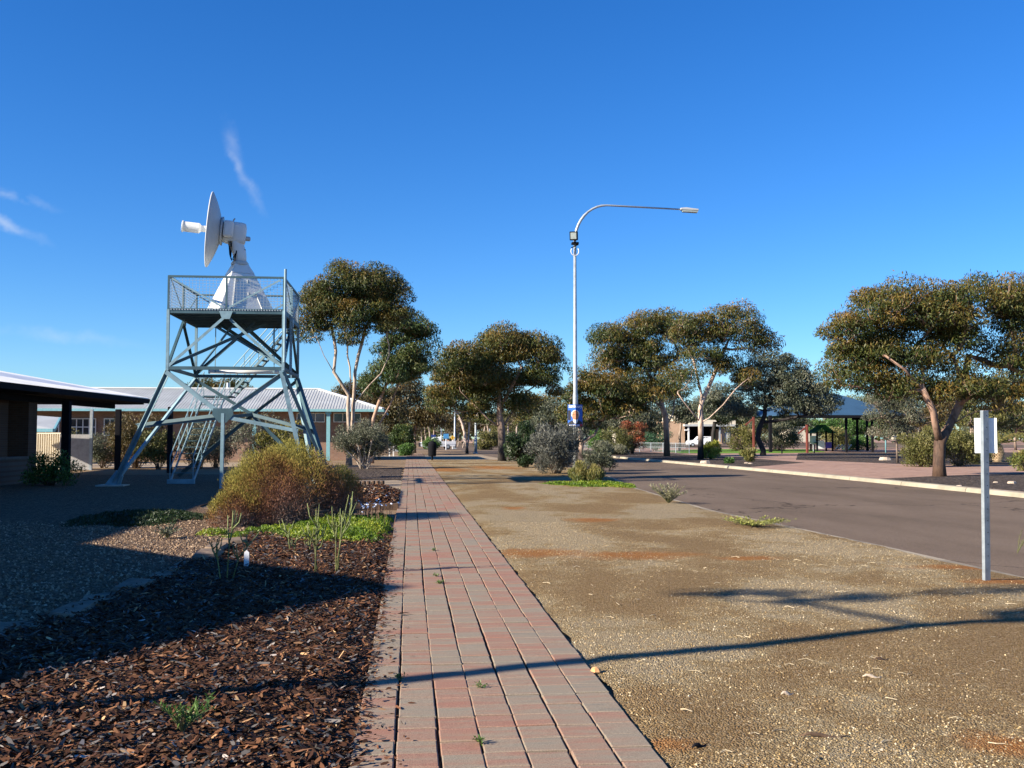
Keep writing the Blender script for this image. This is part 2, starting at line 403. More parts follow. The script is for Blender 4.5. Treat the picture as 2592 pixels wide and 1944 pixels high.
def palette(pal, t):
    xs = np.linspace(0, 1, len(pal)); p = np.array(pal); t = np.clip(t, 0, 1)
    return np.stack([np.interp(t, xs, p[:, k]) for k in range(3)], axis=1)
GUM = [(0.022, 0.04, 0.01), (0.045, 0.066, 0.014), (0.085, 0.092, 0.02), (0.145, 0.105, 0.022), (0.2, 0.115, 0.024)]
GUM_GREEN = [(0.039, 0.069, 0.021), (0.066, 0.099, 0.027), (0.108, 0.12, 0.033), (0.165, 0.15, 0.053)]
GREY = [(0.063, 0.077, 0.045), (0.105, 0.115, 0.07), (0.161, 0.161, 0.101), (0.238, 0.224, 0.154)]
BROWN = [(0.03, 0.036, 0.012), (0.06, 0.056, 0.018), (0.105, 0.076, 0.024), (0.135, 0.088, 0.03)]
GREEN = [(0.033, 0.078, 0.016), (0.058, 0.13, 0.023), (0.104, 0.195, 0.039), (0.182, 0.26, 0.065)]
OLIVE = [(0.07, 0.081, 0.022), (0.119, 0.119, 0.034), (0.175, 0.161, 0.049), (0.238, 0.21, 0.084)]
FROND = [(0.041, 0.074, 0.016), (0.081, 0.115, 0.027), (0.162, 0.162, 0.041), (0.257, 0.216, 0.068)]
# ------------------------------------------------------------------ trees
def make_tree(name, label, base, limbs, masses, Y, seed, pal=GUM, rc=1.0, per=240, leaf=(.26, .085), dens=1.0,
              bark=((.05, .035, .028), (.50, .37, .28)), stock=1.6, r0=.2, tw=.022, tbias=.45, flat=.82, group=None, cat='tree', hue=0., twigs=4):
    """base: ground point. limbs: polylines of (photo x, photo y, depth offset m) of the main stems.
    masses: (x, y, half width, half height) of crown masses as seen, given real depth here."""
    rng = np.random.default_rng(seed); rnd = random.Random(seed)
    t = thing(name, label, cat, base, group)
    k = mpp(Y)
    nodes = [Vector(base)-Vector((0, 0, .1))]; par = [-1]
    for li, limb in enumerate(limbs):
        pts = [p if isinstance(p, Vector) else AT(p[0], p[1], Y+p[2]) for p in limb]
        if li == 0: last_i = 0
        else:
            last_i = min(range(len(nodes)), key=lambda i: (nodes[i]-pts[0]).length); pts = pts[1:] if (nodes[last_i]-pts[0]).length < .3 else pts
        for p in pts:
            d = p-nodes[last_i]; m = max(1, int(d.length/.7))
            a = nodes[last_i].copy()
            for j in range(1, m+1):
                q = a+d*(j/m)
                if j < m: q += Vector((rnd.gauss(0, .05), rnd.gauss(0, .05), 0))
                nodes.append(q); par.append(last_i); last_i = len(nodes)-1
    clumps = []
    for ms in masses:
        if len(ms) == 6: c = Vector(ms[:3]); rx, ry, rz = ms[3:]
        else:
            x, y, hw, hh = ms; c = AT(x, y, Y); rx, rz = hw*k, hh*k; ry = min(rx*.85, 3.4)
        n = max(3, int(dens*4.5*(rx*ry*rz)**(2/3)/(rc*rc*.72)))
        got = []
        for _ in range(n*14):
            if len(got) >= n: break
            u = unit(1, rng)[0]*rng.random()**.30
            if u[2] < -.55 and rng.random() < .5: continue
            p = Vector((c.x+u[0]*rx, c.y+u[1]*ry, c.z+u[2]*rz))
            if all((p-q).length > rc*.62 for q in got): got.append(p)
        clumps += got
    clumps = [c for c in clumps if c.z > base[2]+.3]
    start = nodes[0]
    clumps.sort(key=lambda p: (p-start).length)
    ends = []; nch = {}
    for c in clumps:
        best, bi = 1e9, 0
        for i in range(1, len(nodes)):
            q = nodes[i]; d = (q-c).length
            if q.z > c.z+.2: d += 1.6*(q.z-c.z)
            d *= 1+.22*nch.get(i, 0)
            if d < best: best, bi = d, i
        nch[bi] = nch.get(bi, 0)+1
        a = nodes[bi]; d = c-a; L = d.length; m = max(2, int(L/.8)); li = bi
        bend = Vector((rnd.gauss(0, .12), rnd.gauss(0, .12), -.10))*L
        for j in range(1, m+1):
            f = j/m; q = a+d*f+bend*(math.sin(math.pi*f))
            if j == m: q = c-Vector((0, 0, rc*.15))
            nodes.append(q); par.append(li); li = len(nodes)-1
        ends.append(li)
    # pipe model radii
    ar = [0.]*len(nodes)
    for e in ends: ar[e] += 1.
    child = [0]*len(nodes)
    for i in range(len(nodes)-1, 0, -1):
        if ar[i] == 0: ar[i] = .6
        ar[par[i]] += ar[i]
    amax = max(ar[1:3] or [1])
    rad = [max(tw, .66*r0*(a/amax)**.60) for a in ar]
    rad[0] = rad[1]*1.25 if len(rad) > 1 else r0
    kids = {}
    for i in range(1, len(nodes)): kids.setdefault(par[i], []).append(i)
    mb = MB()
    def chain(i0, i1):
        pts = [nodes[i0], nodes[i1]]; rr = [min(rad[i0], rad[i1]*1.25) if i0 else rad[0], rad[i1]]
        cur = i1
        while kids.get(cur):
            nx = max(kids[cur], key=lambda q: ar[q])
            for o_ in kids[cur]:
                if o_ != nx: todo.append((cur, o_))
            pts.append(nodes[nx]); rr.append(rad[nx]); cur = nx
        mb.tube(pts, rr, 8 if rr[0] > .1 else 5, True)
    todo = [(0, kids[0][0])]+[(0, q) for q in kids[0][1:]]
    while todo: chain(*todo.pop())
    for c in clumps:
        for _ in range(twigs):
            d = Vector(unit(1, rng)[0]); d.z = abs(d.z)*.8+.1; q = c+Vector((d.x*rc*.8, d.y*rc*.8, d.z*rc*flat*.8)); a = c-Vector((0, 0, rc*.35))
            mb.tube([a, a.lerp(q, .5)+Vector((d.x*.1, d.y*.1, -.03)), q], [tw*.7, tw*.5, tw*.25], 3, False)
    tr = mb.build('trunk', 'bark', t, smooth=True)
    b0, b1 = np.array(bark[0]), np.array(bark[1])
    def bc(co):
        f = np.clip((co[:, 2]-stock*.6)/(stock*.5+.01)+.14*np.sin(co[:, 0]*9+co[:, 2]*3), 0, 1)[:, None]
        return b0*(1-f)+b1*f
    setcol(tr, bc)
    V = []; Cc = []
    for c in clumps:
        n = int(2.1*per*rng.uniform(.65, 1.2)); rr = rc*rng.uniform(.7, 1.3)
        u = unit(n, rng)*(rng.random(n)**.30)[:, None]
        u[:, 2] = np.where(u[:, 2] < -.2, u[:, 2]*.5, u[:, 2])
        u = u[(u[:, 2] > -.12) | (rng.random(n) < .38)]; n = len(u)
        stray = rng.random(n) < .10; u[stray] *= rng.uniform(1.0, 1.28, int(stray.sum()))[:, None]
        p = np.array(c)+u*np.array([rr, rr, rr*flat])
        ax = unit(n, rng)*.75+np.array([0, 0, -.75])+u*.4; ax /= np.linalg.norm(ax, axis=1, keepdims=True)
        L = .84*leaf[0]*rng.uniform(.6, 1.35, n); W = .72*leaf[1]*rng.uniform(.7, 1.4, n)
        V.append(leaf_quads(p, ax, L, W, rng, u*.9+np.array([0, 0, .25])))
        ct = rng.normal(0, .16)+hue
        tt = tbias-.06+ct+.34*u[:, 2]+rng.normal(0, .16, n)  # sunlit tops put into colour: leaf tint rises through each clump
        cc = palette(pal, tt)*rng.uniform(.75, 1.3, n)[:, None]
        Cc.append(cc)
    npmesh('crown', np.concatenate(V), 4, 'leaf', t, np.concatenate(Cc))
    return t
def make_shrub(name, label, base, rx, ry, h, n, seed, pal=OLIVE, leaf=(.12, .035), stems=9, stem_col=(.30, .25, .20), rc=None, tbias=.45,
               low=.18, group=None, cat='shrub', upright=.4, stem_r=.02):
    rng = np.random.default_rng(seed); rnd = random.Random(seed)
    b = Vector(base); t = thing(name, label, cat, b, group)
    rc = rc or max(.18, min(rx, h)*.34)
    nc = max(7, int(2.2*(rx*ry*h)**(2/3)/(rc*rc)))
    cl = []
    for _ in range(nc*14):
        if len(cl) >= nc: break
        u = unit(1, rng)[0]*rng.random()**.33
        p = Vector((b.x+u[0]*(rx-rc*.5), b.y+u[1]*(ry-rc*.5), b.z+h*low+(h*(1-low)-rc*.4)*(.5+.5*u[2])))
        if all((p-q).length > rc*.55 for q in cl): cl.append(p)
    mb = MB()
    roots = [b+Vector((rnd.uniform(-.12, .12)*rx, rnd.uniform(-.12, .12)*ry, -.05)) for _ in range(max(3, stems))]
    for i, c in enumerate(cl):
        if i % 1 == 0:
            r = rnd.choice(roots); mid = r.lerp(c, .5)+Vector((rnd.gauss(0, .06)*rx, rnd.gauss(0, .06)*ry, h*.06))
            mb.tube([r, mid, c], [stem_r, stem_r*.7, stem_r*.25], 5)
    st = mb.build('stem', 'bark', t, smooth=True); setcol(st, lambda co: np.tile(np.array(stem_col), (len(co), 1)))
    per = max(10, n//max(1, len(cl))); V = []; Cc = []
    for c in cl:
        u = unit(per, rng)*(rng.random(per)**.4)[:, None]
        p = np.array(c)+u*np.array([rc, rc, rc*.85])*1.05
        ax = unit(per, rng)*.7+u*.6+np.array([0, 0, upright]); ax /= np.linalg.norm(ax, axis=1, keepdims=True)
        p[:, 2] = np.maximum(p[:, 2], b.z+.02)
        V.append(leaf_quads(p, ax, leaf[0]*rng.uniform(.6, 1.4, per), leaf[1]*rng.uniform(.7, 1.3, per), rng, u*.7+np.array([0, 0, .15])))
        tt = tbias+rng.normal(0, .13)+.15*u[:, 2]+rng.normal(0, .16, per)
        Cc.append(palette(pal, tt)*rng.uniform(.75, 1.3, per)[:, None])
    npmesh('foliage', np.concatenate(V), 4, 'leaf', t, np.concatenate(Cc))
    return t
# ================================================================== THE SETTING
def interp(tab, y):
    return float(np.interp(y, [a for a, b in tab], [b for a, b in tab]))
NEAR = [(-20, 7.2), (11, 7.15), (15, 7.1), (23, 6.75), (33, 7.3), (42, 8.3), (52, 9.3), (60, 8.7), (73, 7.5), (93, 6.8), (130, 6.6), (240, 8.0)]
KERB = [(-20, 16.2), (20, 16.5), (34, 16.9), (43, 17.05), (55, 17.0), (75, 16.7), (95, 16.6), (130, 16.0), (170, 17), (240, 20.)]
STONE_EDGE = [(0, -4.6), (5, -4.0), (8.5, -3.25), (11.2, -2.8), (15.4, -2.62), (18, -2.5), (21, -3.4), (25, -5.0), (60, -5.4)]
PATH_L, PATH_R = -.285, 1.275
def sheet(name, poly, z, mat, kind='structure'):
    mb = MB(); mb.add([(p[0], p[1], z) for p in poly], [tuple(range(len(poly)))])
    o = mb.build(name, mat); o['kind'] = kind; return o
def strip(name, la, lb, ys, zf, mat, nx=1):
    """sheet between two X(Y) curves"""
    vs = []; fs = []
    for y in ys:
        a, b = la(y), lb(y)
        for i in range(nx+1): x = a+(b-a)*i/nx; vs.append((x, y, zf(x, y)))
    for j in range(len(ys)-1):
        for i in range(nx): k = j*(nx+1)+i; fs.append((k, k+1, k+nx+2, k+nx+1))
    mb = MB(); mb.add(vs, fs); o = mb.build(name, mat, smooth=True); o['kind'] = 'structure'; return o
def wob(x, y, s=1.):
    return math.sin(x*1.7*s+y*.9*s)*.4+math.sin(x*3.1*s-y*2.3*s+1)*.3+math.sin(x*7.3*s+y*5.9*s+2)*.18+math.sin(-x*11*s+y*13*s)*.12
sheet('ground', [(-700, -300), (700, -300), (700, 1200), (-700, 1200)], 0, 'earth')
yy = [-15+i*2.5 for i in range(103)]
strip('road', lambda y: interp(NEAR, y)+.0, lambda y: interp(KERB, y)+.05, yy, lambda x, y: .006, 'asphalt', 1)
strip('kerb_edging', lambda y: interp(NEAR, y)-.12, lambda y: interp(NEAR, y)+.03, [-15+i*2.5 for i in range(58)], lambda x, y: .020, plain('dusty_concrete', (.26, .215, .15), .95, var=.3, scale=.9), 1)
ysv = [1.0+.16*i for i in range(190)]+[31.5+.6*i for i in range(74)]
from mathutils import noise as mnoise
def pale(x, y):
    return mnoise.fractal(Vector((x*.55+7.3, y*.30+2.1, 0)), .75, 2.1, 5)*.9+.03-.16*max(0, min(1, (9.5-y)/4))
def verge_z(x, y):
    e = interp(NEAR, y); f = min(1, max(0, (x-PATH_R)/.15)); g = min(1, max(0, (e-x)/.5))
    return .018+.016*f*g+.011*wob(x, y)*f*g
vg = strip('verge', lambda y: PATH_R+.0+.025*math.sin(y*3.1)+.02*math.sin(y*7.7), lambda y: interp(NEAR, y)-.03+.05*math.sin(y*1.3)+.04*math.sin(y*5.1)+.03*math.sin(y*11), ysv, verge_z, 'verge', 34)
spots = [(G(1360, 1405), 1.3, 1.0), (G(1600, 1412), 1.7, .8), (G(1480, 1232), 1.2, 1.4), (G(1180, 1370), .5, 1.), (G(1900, 1420), .9, .4), (G(2540, 1480), .8, .5),
         (G(1130, 1190), 2, 6), (G(1250, 1185), 2.5, 6), (G(1500, 1320), .9, .9), (G(2450, 1440), 1.4, .5), (G(1700, 1900), .4, .2), (G(1300, 1290), .5, .8), (G(2560, 1900), .5, .4)]
me = vg.data; co = np.empty(len(me.vertices)*3, dtype=np.float32); me.vertices.foreach_get('co', co); co = co.reshape(-1, 3)
tv = np.zeros(len(co), dtype=np.float32)
for c, rx, ry in spots: tv = np.maximum(tv, np.clip(1.05-np.sqrt(((co[:, 0]-c.x)/rx)**2+((co[:, 1]-c.y)/ry)**2), 0, 1)*.9)
me.attributes.new('tint', 'FLOAT', 'POINT').data.foreach_set('value', tv)
me.attributes.new('pale', 'FLOAT', 'POINT').data.foreach_set('value', np.array([pale(float(c[0]), float(c[1])) for c in co], dtype=np.float32))
# ---- left side beds
strip('gravel_bed', lambda y: -16, lambda y: interp(STONE_EDGE, y)+.05, [1+i for i in range(47)], lambda x, y: .022+.012*wob(x, y, .5), 'gravel', 14)
def mulch_z(x, y):
    f = min(1, max(0, (PATH_L-x)/.25)); return .022+.05*f+.022*wob(x, y, 1.3)*f+.03*f*min(1, max(0, (PATH_L-x)/2))
strip('mulch_bed', lambda y: interp(STONE_EDGE, y), lambda y: PATH_L+.03+.03*math.sin(y*4.1)+.025*math.sin(y*9.3), [1+.2*i for i in range(86)], mulch_z, 'mulch', 16)
strip('mulch_mound', lambda y: -2.7, lambda y: PATH_L-.02+.03*math.sin(y*5), [23.9+.25*i for i in range(32)],
      lambda x, y: .03+.16*min(1, max(0, (PATH_L-x)/.5))*min(1, max(0, (y-23.7)/.8))+.02*wob(x, y), 'mulch', 10)
sheet('tan_path', [(-5.3, 31.9), (PATH_L, 31.7), (PATH_L, 40.2), (-5.3, 41.0)], .006, 'tan_path')
strip('dark_mulch_bed', lambda y: -4.8, lambda y: PATH_L-.1+.06*math.sin(y*2), [40.8+i*.8 for i in range(21)], lambda x, y: .02+.02*wob(x, y), 'dark_mulch', 8)
sheet('driveway', [(-9, 77), (interp(NEAR, 77), 76.5), (interp(NEAR, 96), 96.5), (-9, 97)], .012, 'tan_path')
sheet('side_street', [(-60, 139), (7, 139), (7, 158), (-60, 158)], .007, 'asphalt')
sheet('yard_road', [(-60, 58), (-9, 58), (-9, 70), (-60, 70)], .006, 'tan_path')
# ---- right side: raised footway behind the far kerb
rp = [(interp(KERB, y)+.12, y) for y in yy]
mb = MB(); mb.prism([(420, -15)]+[(420, 640), (rp[-1][0], 640)]+list(reversed(rp)), .0, .12)
struct(mb.build('footway', 'pink_paving'))
bed1 = [(16.75, 93), (16.9, 72), (17.2, 56), (17.3, 51.8), (24.2, 61.3), (25.3, 74.6), (25, 103), (21, 119), (17, 112)]
sheet('dark_mulch_bed', bed1, .126, 'dark_mulch')
sheet('dark_mulch_bed', [(26.6, 69), (27.7, 64), (28.7, 56), (33.8, 54), (60, 52), (90, 80), (60, 104), (44, 104), (38, 98)], .126, 'dark_mulch')
sheet('dark_mulch_bed', [(17.4, 20), (17.35, 36.8), (20.9, 39.3), (26.3, 42), (40, 45), (60, 46), (60, 20)], .126, 'dark_mulch')
sheet('lawn', [(26.6, 99), (30, 98), (37, 99), (44, 105.5), (52, 128), (42, 136), (29, 120)], .130, 'lawn')
sheet('far_lot', [(20, 150), (110, 150), (160, 290), (24, 290)], .124, 'asphalt')
# ---- far kerb: separate cast lengths, each a piece of the kerb
kb = MB(); kb.add([(interp(KERB, y)+.02+(.26 if s else 0), y, .02) for y in yy for s in (0, 1)], [(2*i, 2*i+1, 2*i+3, 2*i+2) for i in range(len(yy)-1)])
kerb_o = struct(kb.build('kerb', 'concrete'))
y = 8.; rk = random.Random(4)
while y < 200:
    L = 4.36; a = Vector((interp(KERB, y)+.15, y+.02, 0)); b = Vector((interp(KERB, y+L)+.15, y+L-.02, 0))
    d = (b-a).normalized(); nrm = Vector((d.y, -d.x, 0)); mbk = MB()
    prof = [(-.15, 0), (-.13, .09), (-.10, .128), (-.05, .14), (.15, .14), (.15, 0)]
    mbk.extrude([a+nrm*p+Vector((0, 0, z+rk.uniform(0, .004))) for p, z in prof], b-a)
    mbk.build('kerb_stone', 'kerb', kerb_o); y += L
# ---- brick footpath
strip('footpath', lambda y: PATH_L-.01, lambda y: PATH_R+.0, [0.5+2*i for i in range(54)], lambda x, y: .008, 'sand', 1)
fp = bpy.data.objects['footpath']
PX_, PY_ = .2225, .232
def paver_mesh(dx, dy, dz=.03, ch=.006):
    a, b = dx/2, dy/2
    ring = lambda s, z: [(-a+s, -b+s, z), (a-s, -b+s, z), (a-s, b-s, z), (-a+s, b-s, z)]
    vs = ring(0, 0)+ring(0, dz-ch*.6)+ring(ch, dz)
    fs = [(i, (i+1) % 4, 4+(i+1) % 4, 4+i) for i in range(4)]+[(4+i, 4+(i+1) % 4, 8+(i+1) % 4, 8+i) for i in range(4)]+[(8, 9, 10, 11)]
    return vs, fs
rb = random.Random(11)
shared = []
for w_, l_ in ((.213, .2225), (.211, .223), (.214, .222)):
    vs, fs = paver_mesh(w_, l_); mm = bpy.data.meshes.new('brick'); mm.from_pydata(vs, [], fs); mm.materials.append(M['paver']); shared.append(mm)
def colx(i, y): return PATH_L+PX_*(i+.5)+.004*math.sin(y*.8+i*1.7)+.002*math.sin(y*1.9+i)
rows0 = int((4.85-.6)/PY_)
restv = []; restf = []; resttint = []
for r in range(int(107/PY_)):
    y = .6+r*PY_
    for i in range(7):
        yo = y+.02*math.sin(i*2.3)+.012*math.sin(r*.37+i)
        x = colx(i, y); zj = .006+rb.uniform(-.004, .004)
        if rows0 <= r < rows0+42:
            o = bpy.data.objects.new('brick', shared[rb.randrange(3)]); C.objects.link(o); o.parent = fp
            o.location = (x+rb.uniform(-.002, .002), yo, zj); o.rotation_euler = (rb.gauss(0, .004), rb.gauss(0, .005), rb.gauss(0, .004))
        else:
            vs, fs = paver_mesh(.212, .2225); k = len(restv); restv += [(vx+x, vy+yo, vz+zj) for vx, vy, vz in vs]; restf += [tuple(q+k for q in f) for f in fs]
            resttint += [rb.random()]*12
me = bpy.data.meshes.new('brick_paving'); me.from_pydata(restv, [], restf); me.materials.append(M['paver'])
me.attributes.new('tint', 'FLOAT', 'POINT').data.foreach_set('value', resttint)
o = bpy.data.objects.new('brick_paving', me); C.objects.link(o); o.parent = fp; o['kind'] = 'stuff'
# ---- loose stuff on the ground
rng = np.random.default_rng(5)
def chips(name, label, n, xy, zf, pal, Lr, Wr, parent=None, tilt=.35):
    p = np.array([(x, y, zf(x, y)) for x, y in xy]); n = len(p)
    a = rng.uniform(0, 6.283, n); ax = np.stack([np.cos(a), np.sin(a), rng.normal(0, tilt, n)], 1); ax /= np.linalg.norm(ax, axis=1, keepdims=True)
    L = rng.uniform(*Lr, n)*rng.uniform(.6, 1.3, n); W = rng.uniform(*Wr, n)
    s = np.stack([-ax[:, 1], ax[:, 0], rng.normal(0, .5, n)], 1); s /= np.linalg.norm(s, axis=1, keepdims=True)
    p[:, 2] += rng.uniform(0.004, .03, n)
    v = np.empty((n, 6, 3)); up = np.cross(ax, s)
    for k, (fa, fs, fu) in enumerate(((-.5, -.35, 0), (.1, -.5, .06), (.5, -.2, 0), (.46, .3, 0), (-.1, .5, .06), (-.5, .3, 0))):
        v[:, k] = p+ax*(L*fa)[:, None]+s*(W*fs)[:, None]+up*(L*fu*rng.uniform(-1, 1, n))[:, None]
    cols = palette(pal, rng.beta(1.2, 3.2, n))*rng.uniform(.6, 1.3, n)[:, None]
    gy = rng.random(n) < .22; cols[gy] = cols[gy].mean(axis=1, keepdims=True)*np.array([1.15, 1.0, .88])+.03
    o = npmesh(name, v.reshape(-1, 3), 6, 'chip', parent, cols); o['kind'] = 'stuff'
    if label: o['label'] = label; o['category'] = 'mulch'
    return o
CHIP = [(.030, .014, .008), (.075, .031, .015), (.15, .062, .028), (.26, .125, .058), (.50, .32, .16), (.62, .46, .26)]
xy = []
while len(xy) < 38000:
    y = 3.8+13.4*rng.random()**1.7; x = rng.uniform(-4.4, PATH_L+.06)
    if x > interp(STONE_EDGE, y)-.05: xy.append((x, y))
chips('bark_chips', 'loose brown bark chips covering the bed left of the brick path', 0, xy, mulch_z, CHIP, (.018, .095), (.007, .027))
xy = [(PATH_L+.05+abs(rng.normal(0, .10)), 4.6+11*rng.random()**1.6) for _ in range(420)]
chips('spilled_chips', 'stray bark chips spilled onto the left edge of the brick path', 0, xy, lambda x, y: .028, CHIP, (.015, .06), (.006, .02), None, .08)
xy = [(rng.uniform(-2.6, PATH_L-.02), rng.uniform(24, 31.5)) for _ in range(5000)]
chips('bark_chips', 'bark chips on the small mound by the far end of the bush', 0, xy, lambda x, y: .05+.16*min(1, max(0, (PATH_L-x)/.5)), CHIP, (.06, .14), (.03, .06))
def pebbles(name, label, xy, zf, pal, sr, beta=(1.5, 1.5), cat='gravel'):
    p = np.array([(x, y, zf(x, y)) for x, y in xy]); n = len(p); s = rng.uniform(*sr, n)*rng.uniform(.6, 1.3, n); a0 = rng.uniform(0, 6.28, n)
    v = np.empty((n, 3, 3, 3)); top = p+np.stack([rng.normal(0, .15, n)*s, rng.normal(0, .15, n)*s, s*rng.uniform(.35, .75, n)], 1)
    cn = []
    for k in range(3):
        a = a0+k*2.094+rng.normal(0, .25, n); cn.append(p+np.stack([np.cos(a)*s*.75, np.sin(a)*s*.75, -s*.1], 1))
    for k in range(3): v[:, k, 0] = cn[k]; v[:, k, 1] = cn[(k+1) % 3]; v[:, k, 2] = top
    cols = np.repeat(palette(pal, rng.beta(*beta, n))*rng.uniform(.75, 1.25, n)[:, None], 3, axis=0)
    o = npmesh(name, v.reshape(-1, 3), 3, 'chip', None, cols); o['kind'] = 'stuff'; o['label'] = label; o['category'] = cat; return o
xy = []
while len(xy) < 42000:
    y = 4.6+15*rng.random()**2.0; x = rng.uniform(PATH_R+.03, 7.0)
    if rng.random() < .40+1.1*pale(x, y): xy.append((x, y))
pebbles('loose_gravel', 'loose tan gravel scattered over the verge right of the path', xy, verge_z,
        [(.16, .09, .035), (.28, .19, .08), (.40, .30, .155), (.44, .36, .23), (.54, .46, .33)], (.004, .0125), (1.4, 1.7))
xy = []
while len(xy) < 15000:
    y = 7+14*rng.random()**1.5; x = rng.uniform(-9, -2.4)
    if x < interp(STONE_EDGE, y)-.02 and x > -.42*y-1: xy.append((x, y))
pebbles('grey_gravel', 'grey pink gravel left of the stone edging', xy, lambda x, y: .024+.012*wob(x, y, .5), [(.08, .048, .027), (.17, .108, .066), (.28, .195, .125), (.46, .35, .24)], (.014, .035))
# dry twigs and bark scraps
tw = MB(); rt = random.Random(8)
for _ in range(130):
    x, y = rt.uniform(1.5, 6.8), 4.8+9*rt.random()**1.5; a = rt.uniform(0, 6.28); L = rt.uniform(.03, .12); z = verge_z(x, y)+.008
    tw.tube([(x, y, z), (x+math.cos(a)*L*.5, y+math.sin(a)*L*.5, z+rt.uniform(0, .015)), (x+math.cos(a+.3)*L, y+math.sin(a+.3)*L, z)], rt.uniform(.0015, .004), 4)
o = tw.build('dry_twigs', plain('dry_twig', (.42, .34, .22), .9, var=.4, scale=3)); tag(o, 'dry twigs and sticks scattered over the gravel verge', 'twigs', kind='stuff')
for i, (px, py, L, ang, cl, lab) in enumerate(((2085, 1885, .20, -.1, 'timber', 'dark curled bark strip lying on the gravel by the frame bottom'), (2208, 1728, .10, -.15, 'stone_pale', 'pale flat wood scrap on the gravel verge'),
        (2230, 1684, .09, .1, 'timber', 'small brown bark scrap above the pale wood scrap'), (1770, 1910, .08, .5, 'dark', 'small dark lump on the gravel near the path'), (1993, 1772, .07, .2, 'stone_pale', 'small white stone with a dark shadow on the verge'))):
    g = G(px, py); m_ = MB(); z = verge_z(g.x, g.y)
    pts = [(g.x+(j/5-.5)*L*1.3*math.cos(ang), g.y+(j/5-.5)*L*1.3*math.sin(ang), z+.006+.012*math.sin(j*1.3)) for j in range(6)]
    m_.tube(pts, [.003, .009, .013, .013, .008, .002], 6)
    tag(m_.build('bark_scrap' if cl == 'timber' else 'ground_scrap', cl, at=(g.x, g.y, z), smooth=True), lab, 'scrap')
g = G(1508, 1712); m_ = MB(); m_.lathe([(0, .03), (.015, .04), (.035, .03), (.045, .01)], (g.x, g.y, .02), n=7)
tag(m_.build('pebble', plain('orange_stone', (.62, .33, .14), .9, var=.2, scale=20), at=(g.x, g.y, .02)), 'orange stone at the right edge of the brick path', 'stone')
# ---- sandstone edging between the gravel and the mulch
ed = thing('stone_edging', 'row of flat sandstone blocks edging the shaded mulch bed', 'edging', (interp(STONE_EDGE, 10), 10, 0))
rs = random.Random(21); y = 5.2
while y < 15.9:
    L = rs.uniform(.55, 1.1); x = interp(STONE_EDGE, y+L/2)+rs.uniform(-.06, .06); m_ = MB(); n = 8
    w_ = rs.uniform(.24, .40); ring = []
    for k in range(n):
        a = 2*math.pi*k/n; r_ = rs.uniform(.85, 1.1)
        ring.append((x+w_*.62*math.copysign(abs(math.cos(a))**.6, math.cos(a))*r_, y+L/2+L*.5*math.copysign(abs(math.sin(a))**.6, math.sin(a))*r_))
    h = rs.uniform(.10, .17)
    top = [(x+(p[0]-x)*.86, y+L/2+(p[1]-y-L/2)*.9) for p in ring]
    m_.add([(p[0], p[1], -.03) for p in ring]+[(p[0], p[1], h*.75+rs.uniform(-.01, .01)) for p in ring]+[(p[0], p[1], h+rs.uniform(-.012, .012)) for p in top],
           [(k, (k+1) % n, n+(k+1) % n, n+k) for k in range(n)]+[(n+k, n+(k+1) % n, 2*n+(k+1) % n, 2*n+k) for k in range(n)]+[tuple(range(2*n, 3*n))])
    m_.build('stone', 'stone', ed); y += L+rs.uniform(.0, .12)
# timber edging and log stumps of the mulch mound
m_ = MB(); m_.box((-1.05, 23.72, .07), (1.6, .12, .17))
tag(m_.build('timber_sleeper', 'timber', at=(-1.05, 23.72, 0), bevel=.01), 'dark timber sleeper across the near end of the mulch mound', 'sleeper')
lr = thing('log_edging', 'row of short upright logs behind the mulch mound', 'edging', (-1.4, 31.7, 0))
for k in range(9):
    m_ = MB(); x = -1.95+k*.14; m_.lathe([(0, .065), (.28+.04*rs.random(), .065), (.30+.04*rs.random(), .055)], (x, 31.72+rs.uniform(-.03, .03), 0), n=9); m_.build('log', 'timber', lr)
# ================================================================== LATTICE TOWER WITH RADAR DISH
XL, XR, YF, YB = -7.80, -4.13, 34.0, 38.4
ZR, ZP, ZM = 6.88, 5.78, 3.90
tower = thing('lattice_tower', 'pale blue steel lattice tower with mesh railed platform and stairs', 'tower', ((XL+XR)/2, (YF+YB)/2, 0))
def V3(*a): return Vector(a)
FL, FR_, BL, BR = (XL, YF), (XR, YF), (XL, YB), (XR, YB)
def member(nm, a, b, w=.1, h=None, mat='blue_steel', up=(0, 0, 1)):
    m_ = MB(); m_.beam(a, b, w, h, up); return m_.build(nm, mat, tower)
def angle(nm, a, b, w=.11, mat='blue_steel', up=(0, 0, 1), th=.016):
    """steel angle section: two thin legs at right angles"""
    a = Vector(a); b = Vector(b); d = (b-a).normalized(); u = Vector(up)
    if abs(d.dot(u)) > .98: u = Vector((1, 0, 0))
    x = d.cross(u).normalized(); y = x.cross(d)
    m_ = MB(); m_.beam(a, b, w, th, up); m_.beam(a+x*(w/2-th/2)-y*(w/2), b+x*(w/2-th/2)-y*(w/2), th*1.02, w, up)
    return m_.build(nm, mat, tower)
for (x, y) in (FL, FR_, BL, BR): member('post', (x, y, ZM-.08), (x, y, ZP+.02), .09)
